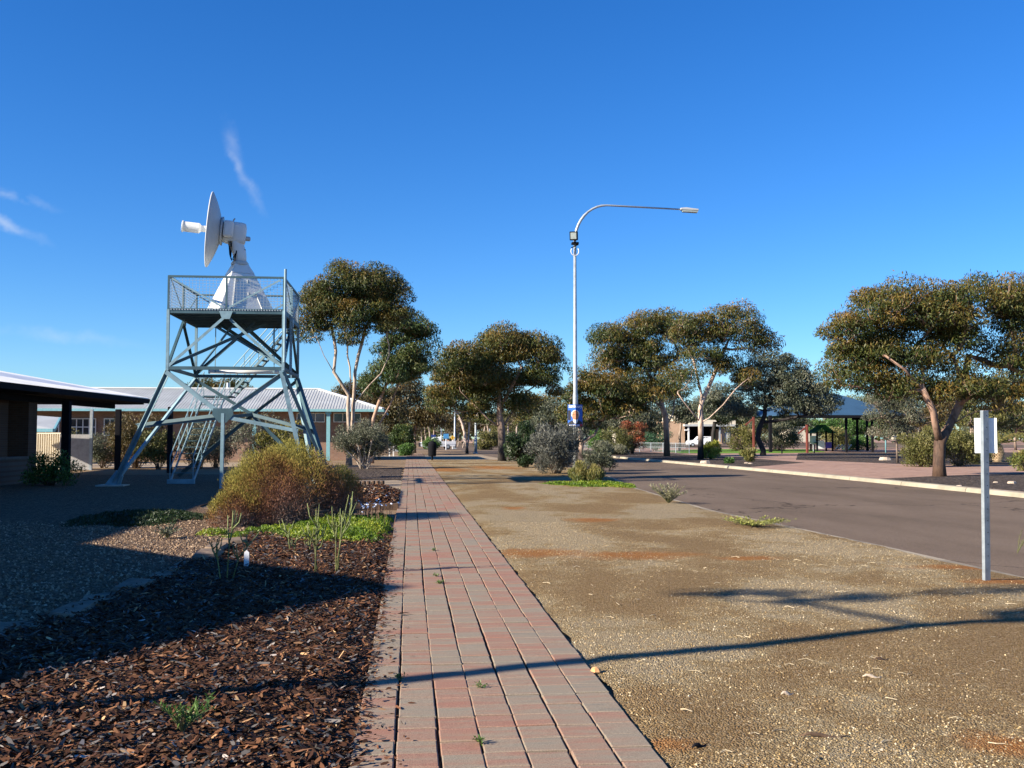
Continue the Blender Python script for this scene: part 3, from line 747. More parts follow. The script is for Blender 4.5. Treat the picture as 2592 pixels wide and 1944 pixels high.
# platform
m_ = MB(); m_.box(((XL+XR)/2, (YF+YB)/2, ZP+.02), (XR-XL-.02, YB-YF-.02, .03)); m_.build('deck', 'shaded_steel', tower)
for i in range(9):
    yy_ = YF+.25+i*(YB-YF-.5)/8; member('joist', (XL+.07, yy_, ZP-.06), (XR-.07, yy_, ZP-.06), .06, .12, 'shaded_steel')
for a, b in ((FL, FR_), (BL, BR), (FL, BL), (FR_, BR)): member('deck_edge', (*a, ZP-.02), (*b, ZP-.02), .07, .17, 'shaded_steel')
m_ = MB()
for i in range(41):
    x = XL+.1+i*(XR-XL-.2)/40; m_.box((x, YF-.045, ZP+.02), (.045, .02, .035))
m_.build('deck_bolts', 'galv', tower)['kind'] = 'stuff'
# railing
for (x, y) in (FL, FR_, BL, BR, ((XL+XR)/2, YF), ((XL+XR)/2, YB), (XL, (YF+YB)/2), (XR, (YF+YB)/2)):
    m_ = MB(); m_.box((x, y, (ZP+ZR)/2), (.06, .06, ZR-ZP)); m_.build('rail_post', 'shaded_steel', tower)
m_ = MB(); m_.tube([(XR+.05, YF-.06, ZM+.2), (XR+.05, YF-.06, ZR+.28)], .045, 8); m_.build('mast_pipe', 'blue_steel', tower)
sides = ((FL, FR_), (BL, BR), (FL, BL), (FR_, BR))
for a, b in sides:
    m_ = MB(); m_.beam((*a, ZR), (*b, ZR), .065); m_.build('top_rail', 'shaded_steel', tower)
    A, B = Vector((*a, 0)), Vector((*b, 0)); L = (B-A).length; d = (B-A)/L; wm = MB()
    n = int(L/.105)
    for i in range(1, n): p = A+d*(L*i/n); wm.beam(p+V3(0, 0, ZP+.05), p+V3(0, 0, ZR-.03), .008)
    for j in range(1, 11): z = ZP+.05+(ZR-ZP-.08)*j/11; wm.beam(A+V3(0, 0, z), B+V3(0, 0, z), .008)
    wm.build('wire_mesh', 'wire', tower)['kind'] = 'stuff'
    mid = (A+B)/2; nrm = Vector((d.y, -d.x, 0))*.05
    for e in (A, B):
        q = e.lerp(mid, .06)+nrm; r_ = e.lerp(mid, .95)+nrm
        member('rail_brace', q+V3(0, 0, ZR-.08), r_+V3(0, 0, ZP+.1), .05, .02, 'blue_steel', tuple(nrm.normalized()))
# middle frame
for a, b in sides: member('mid_frame', (*a, ZM), (*b, ZM), .08, .11, 'shaded_steel')
# upper bracing: inverted V on each side and plan bracing under the deck
for a, b in sides:
    mid = ((a[0]+b[0])/2, (a[1]+b[1])/2)
    for e in (a, b):
        angle('brace', (*e, ZM+.08), (*mid, ZP-.12), .08, 'blue_steel' if a[1] == YF and b[1] == YF else 'shaded_steel')
    m_ = MB(); dx = (b[0]-a[0], b[1]-a[1]); L = math.hypot(*dx); u = (dx[0]/L, dx[1]/L); nn = (u[1]*.06, -u[0]*.06)
    P = [(mid[0]-u[0]*.22+nn[0], mid[1]-u[1]*.22+nn[1], ZP-.02), (mid[0]+u[0]*.22+nn[0], mid[1]+u[1]*.22+nn[1], ZP-.02), (mid[0]+u[0]*.12+nn[0], mid[1]+u[1]*.12+nn[1], ZP-.28), (mid[0]-u[0]*.12+nn[0], mid[1]-u[1]*.12+nn[1], ZP-.28)]
    m_.extrude(P, (nn[0]*.2, nn[1]*.2, 0)); m_.build('gusset', 'blue_steel', tower)
for e, f in ((FL, (-5.0, 36.2)), (BL, (-5.3, 35.8)), (BR, (-6.6, 36.4)), (FR_, (-6.9, 36.6)), (BL, (-6.0, 36.0)), (BR, (-5.8, 36.3))):
    angle('inner_brace', (*e, ZM+.1), (*f, ZP-.14), .09, 'shaded_steel')
# lower legs: pairs converge on feet to the left and right
LF = G(285, 1232); RF = V3(-2.75, 36.5, 0)
for e in (FL, BL): angle('leg', (*e, ZM-.05), LF+V3(.03, 0, .12), .125, 'blue_steel', th=.022)
for e in (FR_, BR): angle('leg', (*e, ZM-.05), RF+V3(0, (.12 if e == BR else -.12), .12), .14, 'shaded_steel', th=.022)
angle('leg', (XR, YF, ZM-.05), (-3.25, 34.1, .0), .13, 'blue_steel', th=.02); angle('leg', (XR, YB, ZM-.05), (-3.35, 37.6, 0), .13, 'blue_steel', th=.02)
for p, s in ((LF, 1), (RF, -1)):
    m_ = MB(); m_.box(p+V3(0, 0, .03), (.9, .8, .08)); m_.build('footing', 'concrete', tower)
    m_ = MB(); m_.extrude([p+V3(-.26*s, -.05, .06), p+V3(.26*s, -.05, .06), p+V3(.34*s, -.05, .36), p+V3(.12*s, -.05, .55)], (0, .1, 0)); m_.build('base_plate', 'blue_steel', tower)
NF = V3(-6.02, YF, 2.44); NB = V3(-5.75, YB, 2.55)
for e in (FL, FR_):
    angle('brace', (*e, ZM-.08), NF, .13, 'blue_steel', th=.02)
for e in (BL, BR): angle('brace', (*e, ZM-.08), NB, .10, 'shaded_steel')
angle('brace', NB, (XL-.6, YB, .3), .12, 'shaded_steel'); angle('brace', NB, (XR+.55, YB, .4), .12, 'shaded_steel')
m_ = MB(); m_.beam(NF, (NF.x-.02, YF, 0), .16, .10); m_.build('column', 'blue_steel', tower)
m_ = MB(); m_.extrude([NF+V3(-.3, -.07, .16), NF+V3(.3, -.07, .16), NF+V3(.34, -.07, -.04), NF+V3(.12, -.07, -.3), NF+V3(-.12, -.07, -.3), NF+V3(-.34, -.07, -.04)], (0, .02, 0)); m_.build('gusset', 'shaded_steel', tower)
tl = V3(-9.02, 35.3, 2.12); tr_ = V3(-3.62, 34.05, 1.92)
angle('tie', tl, NF, .10, 'shaded_steel'); angle('tie', NF+V3(0, 0, -.06), tr_, .11, 'blue_steel'); angle('tie', tl+V3(0, 1, 0), NB, .11, 'shaded_steel'); angle('tie', NB, (-3.6, 37.4, 2.0), .11, 'shaded_steel')
angle('tie', V3(-9.02, 35.2, 2.1), V3(-9.0, 36.7, 2.1), .1, 'blue_steel')
# white pipe and hangers on the middle frame
m_ = MB(); m_.tube([(-7.3, YB-.2, ZM+.16), (-4.4, YB-.2, ZM+.16)], .085, 10); m_.build('pipe', 'white', tower, smooth=True)
for x in (-7.05, -4.95): member('hanger', (x, YB-.3, ZP-.1), (x, YB-.3, ZM+.1), .03)
# stairs: first flight goes away, second rises to the right behind the tower
def flight(a, b, wv, n, nm):
    a, b, wv = Vector(a), Vector(b), Vector(wv)
    for s in (-.5, .5):
        member('stringer', a+wv*s, b+wv*s, .03, .10, 'shaded_steel' if nm == 'b' else 'blue_steel')
        member('handrail', a+wv*s+V3(0, 0, .95), b+wv*s+V3(0, 0, .95), .03); member('handrail', a+wv*s+V3(0, 0, .5), b+wv*s+V3(0, 0, .5), .03)
        for f in (0, .25, .5, .75, 1): member('baluster', a.lerp(b, f)+wv*s, a.lerp(b, f)+wv*s+V3(0, 0, .95), .025)
    d = (b-a); hd = Vector((d.x, d.y, 0)).normalized()
    for i in range(n):
        p = a.lerp(b, (i+.5)/n); m_ = MB(); m_.box(p, (wv.length-.06, .2, .03), math.atan2(wv.y, wv.x)); m_.build('tread', 'shaded_steel', tower)
flight((-8.05, 37.5, .05), (-7.55, 40.7, 3.25), (.8, 0, 0), 14, 'a')
m_ = MB(); m_.box((-7.45, 41.15, 3.25), (1.1, 1.0, .06)); m_.build('landing', 'shaded_steel', tower)
flight((-6.9, 41.0, 3.3), (-4.5, 39.3, 5.7), (.1, .75, 0), 12, 'b')
m_ = MB(); m_.box((-8.05, 37.45, .1), (.95, .12, .16)); m_.build('stair_base', 'blue_steel', tower)
# vertical access ladder on the right side
for dy in (0, .4): member('ladder_rail', (XR+.06, YF+1.4+dy, ZM-.2), (XR+.06, YF+1.4+dy, ZP+1.0), .045)
for i in range(9): member('rung', (XR+.06, YF+1.4, ZM+i*.25), (XR+.06, YF+1.8, ZM+i*.25), .028)
# --- radar antenna
ra = thing('radar_antenna', 'white radar dish on tapered white pedestal above the tower platform', 'radar dish', (-6.0, 36.3, ZP+.035))
cx, cyy = -5.93, 36.3; th = R(26)
def frus(z0, h0x, z1, h1x, sx=1., sy=1., off=(0, 0)):
    m = Matrix.Rotation(th, 3, 'Z'); vs = []
    for z, h, o_ in ((z0, h0x, (0, 0)), (z1, h1x, off)):
        for x, y in ((-1, -1), (1, -1), (1, 1), (-1, 1)): vs.append(m @ Vector((x*h*sx+o_[0], y*h*sy+o_[1], 0))+V3(cx, cyy, z))
    m_ = MB(); m_.add(vs, [(3, 2, 1, 0), (4, 5, 6, 7), (0, 1, 5, 4), (1, 2, 6, 5), (2, 3, 7, 6), (3, 0, 4, 7)]); return m_
zb = ZP+.04
pd = frus(zb, 1.02, zb+1.50, .40).build('pedestal', 'white', ra, bevel=.02)
frus(zb+1.503, .405, zb+1.84, .24).build('pedestal_top', 'white', ra, bevel=.015)
Rm = Matrix.Rotation(th, 3, 'Z')
def onface(u, v):   # point on the front face of the pedestal: u across -1..1, v up 0..1
    h = 1.02+(.40-1.02)*v; return Rm @ Vector((u*h, -h-.012, 0))+V3(cx, cyy, zb+1.50*v)
for (u0, v0, u1, v1) in ((-.55, .12, .55, .12), (-.55, .12, -.62, .92), (.55, .12, .5, .55)):
    m_ = MB(); m_.beam(onface(u0, v0), onface(u1, v1), .03); m_.build('access_panel_trim', 'grey_white', pd)
for (u, v) in ((-.45, .8), (.25, .8), (.15, .5), (.45, .5)):
    m_ = MB(); m_.box(onface(u, v), (.05, .04, .12), th); m_.build('latch', 'grey_white', pd)
m_ = MB(); m_.lathe([(0, .30), (.07, .30), (.075, .27), (.12, .26)], (cx, cyy, zb+1.835), n=24); m_.build('turntable', 'grey_white', ra, smooth=False)
hc = V3(-6.18, 36.3, 8.80)          # elevation axis
m_ = MB()
prof = [(cx, zb+1.90, .22), (cx+.0, zb+2.1, .225), (cx-.03, zb+2.3, .24), (cx-.12, zb+2.5, .25), (cx-.22, zb+2.75, .26), (hc.x, hc.z-.1, .25)]
m_.tube([(x, cyy, z) for x, z, r_ in prof], [r_ for *_, r_ in prof], 12); m_.build('yoke', 'white', ra, smooth=True)
ax = Vector((-.985, -.125, .085)).normalized(); sd = ax.cross(V3(0, 0, 1)).normalized(); upv = sd.cross(ax)
mrot = Matrix((ax, sd, upv)).transposed()
m_ = MB(); m_.box(hc-upv*.02-ax*.05, (.80, .56, .76), rot=mrot); m_.build('housing', 'white', ra, bevel=.15, smooth=True)
for s in (-1, 1):
    m_ = MB(); m_.box(hc+sd*(.40*s)+ax*.14+upv*.03, (.34, .28, .58), rot=mrot); m_.build('drive_box', 'white', ra, bevel=.09, smooth=True)
m_ = MB(); m_.lathe([(0, .09), (.3, .08), (.33, .05)], hc-ax*.28-upv*.16, -ax, 12); m_.build('counterweight', 'grey_white', ra)
m_ = MB(); m_.tube([hc+upv*.30+ax*.05, hc+upv*.44+ax*.02, hc+upv*.50-ax*.02], .03, 6); m_.build('lifting_eye', 'grey_white', ra)
rad_ = 1.30; dpt = .40; vc = hc+ax*.36+upv*.0
n1 = 12; pr = []
for i in range(n1+1): r_ = .04+(rad_-.04)*i/n1; pr.append((dpt*(r_/rad_)**1.7, r_))
inner = [(z+.03, r_-.004) for z, r_ in reversed(pr)]
m_ = MB(); m_.lathe(pr+[(dpt+.03, rad_+.015), (dpt+.05, rad_+.0)]+inner, vc, ax, 48); dish = m_.build('dish', 'grey_white', ra, smooth=True)
m_ = MB(); m_.lathe([(0, .5), (.06, .5), (.1, .42), (.12, .2)], vc-ax*.02, ax, 20); m_.build('hub', 'grey_white', ra)
m_ = MB(); m_.lathe([(.1, .11), (.70, .11), (.72, .12), (.76, .16), (.78, .175), (1.30, .175), (1.315, .205), (1.345, .205), (1.355, .17)], vc, ax, 20); m_.build('feed_horn', 'white', ra, smooth=False)
for k in range(3):
    a0 = hc-upv*.36+sd*(-.28)+ax*(.1-.05*k); b0 = V3(cx-.18+.05*k, cyy-.24, zb+2.1+.1*k)
    m_ = MB(); m_.tube([a0, a0.lerp(b0, .25)-V3(.03*k, 0, .34+.1*k), a0.lerp(b0, .7)-V3(0, .03, .32+.06*k), b0], .018, 6); m_.build('cable', 'black', ra, smooth=True)
m_ = MB(); m_.tube([hc-ax*.26-upv*.22, hc-ax*.30-upv*.4, V3(cx+.2, cyy-.1, zb+2.35)], .015, 6); m_.build('cable', 'black', ra, smooth=True)
# ================================================================== STREET LAMP
lampg = G(1457, 1192)
def street_lamp(label, base, Hh, arm, rise, r0, flood=False, group=None, direction=1):
    t = thing('street_lamp', label, 'street lamp', base, group); b = Vector(base)
    m_ = MB(); m_.tube([b, b+V3(0, 0, Hh*.28), b+V3(0, 0, Hh*.29), b+V3(0, 0, Hh*.86)], [r0, r0*.92, r0*.74, r0*.52], 12); m_.build('pole', 'galv', t, smooth=True)
    pts = []; top = b+V3(0, 0, Hh*.86); rx, rz = arm*.27, Hh*.14
    for i in range(11):
        a = i/10*math.pi/2; pts.append(top+V3(direction*rx*(1-math.cos(a)), 0, rz*math.sin(a)))
    pts.append(top+V3(direction*arm*.9, 0, rz-.12*Hh/13))
    m_ = MB(); m_.tube(pts, [r0*.52]*6+[r0*.42]*4+[r0*.36, r0*.28], 8); m_.build('arm', 'galv', t, smooth=True)
    e = pts[-1]; m_ = MB()
    m_.extrude([e+V3(-.05*direction, -.14, .06), e+V3(.25*direction, -.14, .09), e+V3(.88*direction, -.14, .02), e+V3(.88*direction, -.14, -.06), e+V3(-.05*direction, -.14, -.03)], (0, .28, 0)); hd = m_.build('lamp_head', 'grey_white', t, bevel=.02)
    m_ = MB(); m_.extrude([e+V3(.03*direction, -.12, -.035), e+V3(.86*direction, -.12, -.063), e+V3(.82*direction, -.12, -.16), e+V3(.07*direction, -.12, -.13)], (0, .24, 0)); m_.build('lens', 'lens', hd)
    if Hh > 9:
        m_ = MB(); m_.box(b+V3(0, 0, .02), (.42, .42, .04)); m_.build('base_plate', 'galv', t)
        m_ = MB(); m_.lathe([(0, r0*.98), (.03, r0*1.05), (.07, r0*1.05), (.1, r0*.94)], b+V3(0, 0, 1.35), n=14); m_.build('band', 'galv', t)
    return t
lamp = street_lamp('tall galvanised street lamp with curved arm and an election poster on its pole', lampg, 13.4, 6.1, 0, .138)
# flood light clamped to the pole
fz = 11.55; fl = thing('flood_light', 'square black flood light clamped high on the tall street lamp', 'flood light', (lampg.x, lampg.y, fz))
fc = V3(lampg.x-.10, lampg.y-.28, fz+.2); fr = Matrix.Rotation(R(-18), 3, 'Z') @ Matrix.Rotation(R(8), 3, 'X')
m_ = MB(); m_.box(fc, (.40, .22, .44), rot=fr); hb = m_.build('lamp_body', 'black', fl, bevel=.03)
m_ = MB(); m_.box(fc+fr @ V3(0, -.115, 0), (.29, .02, .32), rot=fr); m_.build('lens', 'lens', fl)
m_ = MB(); m_.box((lampg.x, lampg.y-.05, fz-.14), (.34, .30, .10)); m_.build('bracket', 'dark', fl)
m_ = MB(); m_.beam((lampg.x-.2, lampg.y-.14, fz-.38), (lampg.x+.16, lampg.y-.14, fz-.2), .05); m_.build('clamp', 'dark', fl)
m_ = MB(); pts = [(lampg.x-.02+.2*math.sin(a), lampg.y-.14, fz-.55-.22*math.cos(a)) for a in [R(k) for k in range(-130, 131, 20)]]; m_.tube(pts, .022, 6); m_.build('cable_loop', 'white', fl, smooth=True)
# election poster folded round the pole
pw, pz0, pz1 = .74, 2.22, 3.30
po = thing('election_poster', 'blue election poster with a bearded portrait strapped to the lamp pole', 'poster', (lampg.x-.03, lampg.y-.17, pz0))
pc = V3(lampg.x-.02, lampg.y-.19, 0)
def pp(u, v, o_=0.):   # u -1..1 across, v 0..1 up; the board bends back at both sides
    x = u*pw/2; return pc+V3(x, abs(u)*.16-o_, pz0+(pz1-pz0)*v)
def pboard(nm, polys, mat, o_, par=None):
    m_ = MB()
    for poly in polys:
        n = len(poly); vs = [pp(u, v, o_) for u, v in poly]+[pp(u, v, o_-.006) for u, v in poly]
        m_.add(vs, [tuple(range(n)), tuple(range(2*n-1, n-1, -1))]+[(i, n+i, n+(i+1) % n, (i+1) % n) for i in range(n)])
    return m_.build(nm, mat, par or po)
def split(poly_fn):     # keep pieces on one side of the fold
    return [poly_fn(-1), poly_fn(1)]
def halfell(cu, cv, ru, rv, s, n=14):
    pts = []
    for k in range(n+1):
        a = math.pi*k/n; u = cu+s*ru*math.sin(a)
        pts.append((u, cv+rv*math.cos(a)))
    return pts
brd = pboard('board', [[(0, 0), (0, 1), (-1, 1), (-1, 0)], [(0, 0), (1, 0), (1, 1), (0, 1)]], 'poster_blue', 0)
pboard('print_jacket', [[(0, .10), (0, .27), (-.5, .27), (-.95, .16), (-.95, .10)], [(0, .10), (.95, .10), (.95, .18), (.5, .28), (0, .27)]], 'print_dark', .004)
pboard('print_left_panel', [[(-.98, .28), (-.62, .28), (-.62, .74), (-.98, .74)]], 'print_dark', .003)
pboard('print_hair', [halfell(0, .55, .56, .20, -1), halfell(0, .55, .56, .20, 1)], 'print_white', .005)
pboard('print_face', [halfell(0, .50, .46, .23, -1), halfell(0, .50, .46, .23, 1)], 'print_skin', .008)
pboard('print_beard', [[(0, .12), (-.2, .15), (-.34, .27), (-.30, .33), (-.12, .29), (0, .31)], [(0, .12), (.2, .15), (.34, .27), (.30, .33), (.12, .29), (0, .31)]], 'print_white', .011)
pboard('print_eyes', [[(-.33, .515), (-.10, .515), (-.10, .54), (-.33, .55)], [(.10, .515), (.33, .515), (.33, .55), (.10, .54)], [(-.14, .345), (0, .335), (0, .352), (-.14, .362)], [(0, .335), (.14, .345), (.14, .362), (0, .352)]], 'print_shadow', .011)
pboard('print_strip', [[(0, .02), (0, .075), (-.9, .075), (-.9, .02)], [(.12, .03), (.55, .03), (.55, .07), (.12, .07)]], 'print_white', .004)
pboard('print_red_corner', [[(.58, .0), (.98, .0), (.98, .09), (.70, .12), (.58, .06)]], 'print_red', .0045)
def text_mesh(txt, size, mat, parent, place, name='lettering', shear=0.):
    cu = bpy.data.curves.new('t', 'FONT'); cu.body = txt; cu.size = size; cu.align_x = 'CENTER'; cu.shear = shear; cu.offset = size*.018
    ob = bpy.data.objects.new('t', cu); C.objects.link(ob); dg = bpy.context.evaluated_depsgraph_get(); dg.update()
    me = bpy.data.meshes.new_from_object(ob.evaluated_get(dg)); bpy.data.objects.remove(ob)
    off = root_of(parent).location
    for v in me.vertices: v.co = place(v.co)-off
    me.materials.clear(); me.materials.append(M[mat]); o = bpy.data.objects.new(name, me); C.objects.link(o); o.parent = parent; return o
text_mesh('Sansbury', .19, 'print_white', po, lambda c: pp(c.x/(pw/2), (c.y+.86*(pz1-pz0))/(pz1-pz0), .006), shear=.12)
pboard('print_small_line', [[(-.62, .915), (-.52, .915), (-.52, .965), (-.62, .965)], [(-.48, .915), (-.36, .915), (-.36, .955), (-.48, .955)], [(-.32, .915), (-.22, .915), (-.22, .955), (-.32, .955)], [(-.18, .915), (-.06, .915), (-.06, .965), (-.18, .965)]], 'print_white', .005)
for z in (pz0+.12, pz1-.12):
    m_ = MB(); m_.lathe([(0, .16), (.03, .16)], (lampg.x, lampg.y, z), n=12); m_.build('strap', 'galv', po)
# ================================================================== SIGN POST ON THE RIGHT
sp = G(2497, 1478); st = thing('sign_post', 'perforated galvanised sign post with blank white plate beside the road', 'sign', sp)
def channel(base, h, w, d, th, rz, tilt=0.):
    m = Matrix.Rotation(rz, 3, 'Z'); m_ = MB()
    poly = [(-w/2, -d/2), (w/2, -d/2), (w/2, d/2), (w/2-th, d/2), (w/2-th, -d/2+th), (-w/2+th, -d/2+th), (-w/2+th, d/2), (-w/2, d/2)]
    vs = []
    for z in (-.1, h):
        for x, y in poly: vs.append(m @ Vector((x, y, 0))+Vector(base)+V3(tilt*z, 0, z))
    n = len(poly); m_.add(vs, [tuple(reversed(range(n))), tuple(range(n, 2*n))]+[(i, (i+1) % n, n+(i+1) % n, n+i) for i in range(n)]); return m_
rz_ = R(14)
channel(sp, 1.96, .078, .045, .005, rz_, .012).build('post', plain('dull_galvanised', (.25, .285, .305), .5, .25, var=.16, scale=9), st, bevel=.0015)
m_ = MB(); mr = Matrix.Rotation(rz_, 3, 'Z')
for k in range(13): z = 1.9-.132*k; m_.box(Vector(sp)+mr @ V3(.008, -.0235, 0)+V3(.012*z, 0, z), (.009, .002, .009), rz_)
m_.build('bolt_holes', 'black', st)['kind'] = 'stuff'
m_ = MB(); m_.box(Vector(sp)+mr @ V3(.066, .03, 0)+V3(.02, .03, 1.675), (.235, .004, .40), R(-36)); m_.build('sign_plate', 'alu', st)
# ================================================================== LEFT BUILDING (in shade, sun behind it)
lb = thing('low_brick_building', 'low brick building with white metal roof and dark verandah at left', 'building', (-16, 44, 0))
EA, EB = V3(-13.9, 9.6, 3.42), V3(-12.95, 52.5, 3.62)         # front eave line
RA, RB = V3(-17.2, 9.6, 5.85), V3(-17.2, 33.0, 5.85)           # ridge
def slab(nm, pts, mat, th=.06, par=None):
    m_ = MB(); m_.extrude(pts, (0, 0, -th)); return m_.build(nm, mat, par or lb)
EM = V3(-13.45, 33.2, 3.46); RC = V3(-18.2, 46.0, 4.62); RD = V3(-18.2, 33.2, 4.62)
rf = slab('roof', [EA, EM+V3(0, -.2, 0), RB, RA], 'roof_white'); slab('roof', [EM, EB, RC, RD], 'roof_white')
slab('roof', [EB, EB+V3(-10, .5, -.1), RC], 'roof_white'); slab('roof', [RC, EB+V3(-10, .5, -.1), V3(-23, 33.2, 3.5), RD], 'roof_white'); slab('roof', [RA, RB, V3(-21, 33, 3.5), V3(-21, 9.6, 3.5)], 'roof_white')
nr = 150; ribs = MB()
for i in range(nr):      # corrugation crests of the front slope
    f = (i+.5)/nr; a = EM.lerp(EB, f); b = RD.lerp(RC, min(1, f/.66)) if f < .66 else RC.lerp(EB, (f-.66)/.34); ribs.tube([a+V3(.01, 0, .008), b+V3(0, 0, .008)], .022, 5)
ribs.build('roof_ribs', 'roof_white', rf)['kind'] = 'stuff'
m_ = MB(); m_.beam(EA+V3(.06, 0, -.17), EB+V3(.06, 0, -.17), .10, .22); m_.build('fascia', 'dark', lb)
m_ = MB(); m_.beam(EA+V3(-.5, 0, -.42), EB+V3(-1.5, -.5, -.42), .14, .26); m_.build('verandah_beam', 'dark', lb)
m_ = MB(); m_.beam(EB+V3(-.2, 0, -.20), EB+V3(-8, .2, -.2), .1, .26); m_.build('fascia', 'dark', lb)
for i in range(12):
    f = i/11; a = EA.lerp(EB, f); m_ = MB(); m_.beam(a+V3(0, 0, -.18), a+V3(-2.2, 0, -.1), .08, .14); m_.build('rafter', 'dark', lb)
slab('soffit', [EA+V3(-.1, 0, -.25), EB+V3(-.1, 0, -.25), EB+V3(-3.9, 0, -.22), EA+V3(-3.9, 0, -.22)], 'dark', .02)
for (px, py, wd) in ((165, 1215, .30), (297, 1190, .26), (425, 1196, .22)):
    g = G(px, py)
    if px == 425: g = V3(-11.2, 49.6, 0)
    m_ = MB(); m_.box((g.x, g.y, 1.55), (wd, wd, 3.1)); m_.build('verandah_post', 'dark', lb, bevel=.02)
m_ = MB(); m_.box((-17.2, 27.0, 1.6), (4.2, 27, 3.2)); m_.build('wall', 'shaded_brick', lb)
m_ = MB(); m_.box((-14.9, 41.2, 1.5), (.9, .9, 3.0)); m_.build('pier', 'shaded_brick', lb)
m_ = MB(); m_.box((-14.1, 33.5, .45), (.35, 11.5, .9)); lw = m_.build('low_wall', 'shaded_brick', lb)
m_ = MB(); m_.box((-14.1, 33.5, .93), (.45, 11.6, .08)); m_.build('coping', plain('dark_coping', (.10, .09, .08), .9), lw)
# gabled wing close to the camera on the left (out of the frame, its shadow falls on the bed)
gw = thing('gabled_wing', 'brick wing with gabled metal roof left of the mulch bed', 'building', (-15, 7.2, 0))
gy0, gy1, gx0, gx1, ge, gr = -.5, 14.0, -24., -11.3, 3.1, 5.4; gm = 7.2
m_ = MB(); m_.extrude([(gx1-.35, gy0+.4, 0), (gx1-.35, gy1-.4, 0), (gx1-.35, gy1-.4, ge), (gx1-.35, gm, gr-.25), (gx1-.35, gy0+.4, ge)], (gx0-gx1+.6, 0, 0)); m_.build('wall', 'brickwork', gw)
slab('roof', [(gx0, gy0, ge), (gx1, gy0, ge), (gx1, gm, gr), (gx0, gm, gr)], 'roof_white', .08, gw); slab('roof', [(gx0, gm, gr), (gx1, gm, gr), (gx1, gy1, ge), (gx0, gy1, ge)], 'roof_white', .08, gw)
for a, b in (((gx1-.05, gy0, ge-.1), (gx1-.05, gm, gr-.1)), ((gx1-.05, gm, gr-.1), (gx1-.05, gy1, ge-.1))):
    m_ = MB(); m_.beam(a, b, .06, .2); m_.build('barge_board', 'dark', gw)
# corrugated metal fence behind the verandah
cf = thing('corrugated_fence', 'cream corrugated metal fence panel lit behind the verandah post', 'fence', (-17.9, 54.6, 0))
a, b = V3(-19.5, 55.2, 0), V3(-17.75, 54.6, 0); d = (b-a); L = d.length; d.normalize(); nrm = Vector((d.y, -d.x, 0)); m_ = MB()
nseg = 56; vs = []
for i in range(nseg+1):
    p = a+d*(L*i/nseg)+nrm*(.05 if (i//2) % 2 else 0.); vs += [p+V3(0, 0, .05), p+V3(0, 0, 1.86)]
m_.add(vs, [(2*i, 2*i+2, 2*i+3, 2*i+1) for i in range(nseg)]); m_.build('corrugated_sheet', 'cream', cf)
m_ = MB(); m_.beam(a+V3(0, 0, 1.88), b+V3(0, 0, 1.88), .06); m_.build('top_rail', 'cream', cf)
gf = thing('grey_fence_panel', 'flat grey fence panel between the two dark verandah posts', 'fence', (-16.9, 54.4, 0))
m_ = MB(); m_.box((-16.95, 54.4, .92), (1.5, .06, 1.8)); m_.build('panel', plain('grey_panel', (.36, .35, .34), .8), gf)
m_ = MB(); m_.box((-16.2, 54.4, 1.55), (.14, .14, 3.1)); m_.build('post', 'galv', gf)
# ================================================================== FAR BUILDING BEHIND THE TOWER
fb = thing('long_low_building', 'long low brick building with pale hipped metal roof and aqua gutters', 'building', (-15, 80, 0))
e = 3.72; X0, X1, Y0, Y1 = -33., -1.95, 75., 88.; yr = 81.5; zr_ = 5.45
m_ = MB(); m_.box(((X0+X1)/2-.2, (Y0+Y1)/2+.4, e/2), (X1-X0-1.8, Y1-Y0-2.4, e)); fw_ = m_.build('wall', 'brickwork', fb)
A_, B_, C_, D_ = V3(X0, Y0, e), V3(X1, Y0, e), V3(X1, Y1, e), V3(X0, Y1, e); r1 = V3(X1-5.2, yr, zr_); r0_ = V3(X0, yr, zr_)
fr_roof = slab('roof', [A_, B_, r1, r0_], 'roof_grey', .08, fb); slab('roof', [B_, C_, r1], 'roof_grey', .08, fb); slab('roof', [C_, D_, r0_, r1], 'roof_grey', .08, fb)
ribs = MB()
for i in range(150):
    x = X0+.1+i*(X1-X0)/150
    f = 1. if x < r1.x else (X1-x)/(X1-r1.x)
    if f > .03:
        ribs.beam((x, Y0, e+.006), (x, Y0+(yr-Y0)*f, e+(zr_-e)*f+.006), .045, .03)
ribs.build('roof_ribs', 'roof_grey', fr_roof)['kind'] = 'stuff'
m_ = MB(); m_.beam(r0_+V3(0, 0, .04), r1+V3(0, 0, .04), .3, .08); m_.beam(r1+V3(0, 0, .04), B_+V3(0, 0, .05), .25, .08); m_.build('ridge_cap', 'roof_white', fr_roof)
m_ = MB(); m_.beam(A_+V3(0, -.04, -.10), B_+V3(.05, -.04, -.10), .12, .18); m_.beam(B_+V3(.05, 0, -.10), C_+V3(.05, 0, -.10), .12, .18); m_.build('gutter', 'aqua', fb)
wy = Y0+1.57
def window(px0, px1, py0, py1, nx, ny, par, Yw, frame='white', fthick=.06):
    a = AT(px0, py1, Yw); b = AT(px1, py0, Yw); wv, hv = b.x-a.x, b.z-a.z; c = (a+b)/2
    m_ = MB(); m_.box((c.x, Yw-.02, c.z), (wv, .05, hv)); wd = m_.build('window', 'glass', par)
    m_ = MB()
    for i in range(nx+1): m_.box((a.x+wv*i/nx, Yw-.06, c.z), (fthick, .08, hv+fthick))
    m_.build('frame', frame, wd)
    m_ = MB()
    for j in range(ny+1): m_.box((c.x, Yw-.063, a.z+hv*j/ny), (wv+fthick-.01, .07, fthick))
    m_.build('glazing_bar', frame, wd)
window(845, 913, 1046, 1068, 3, 1, fb, wy); window(752, 822, 1046, 1068, 3, 1, fb, wy)
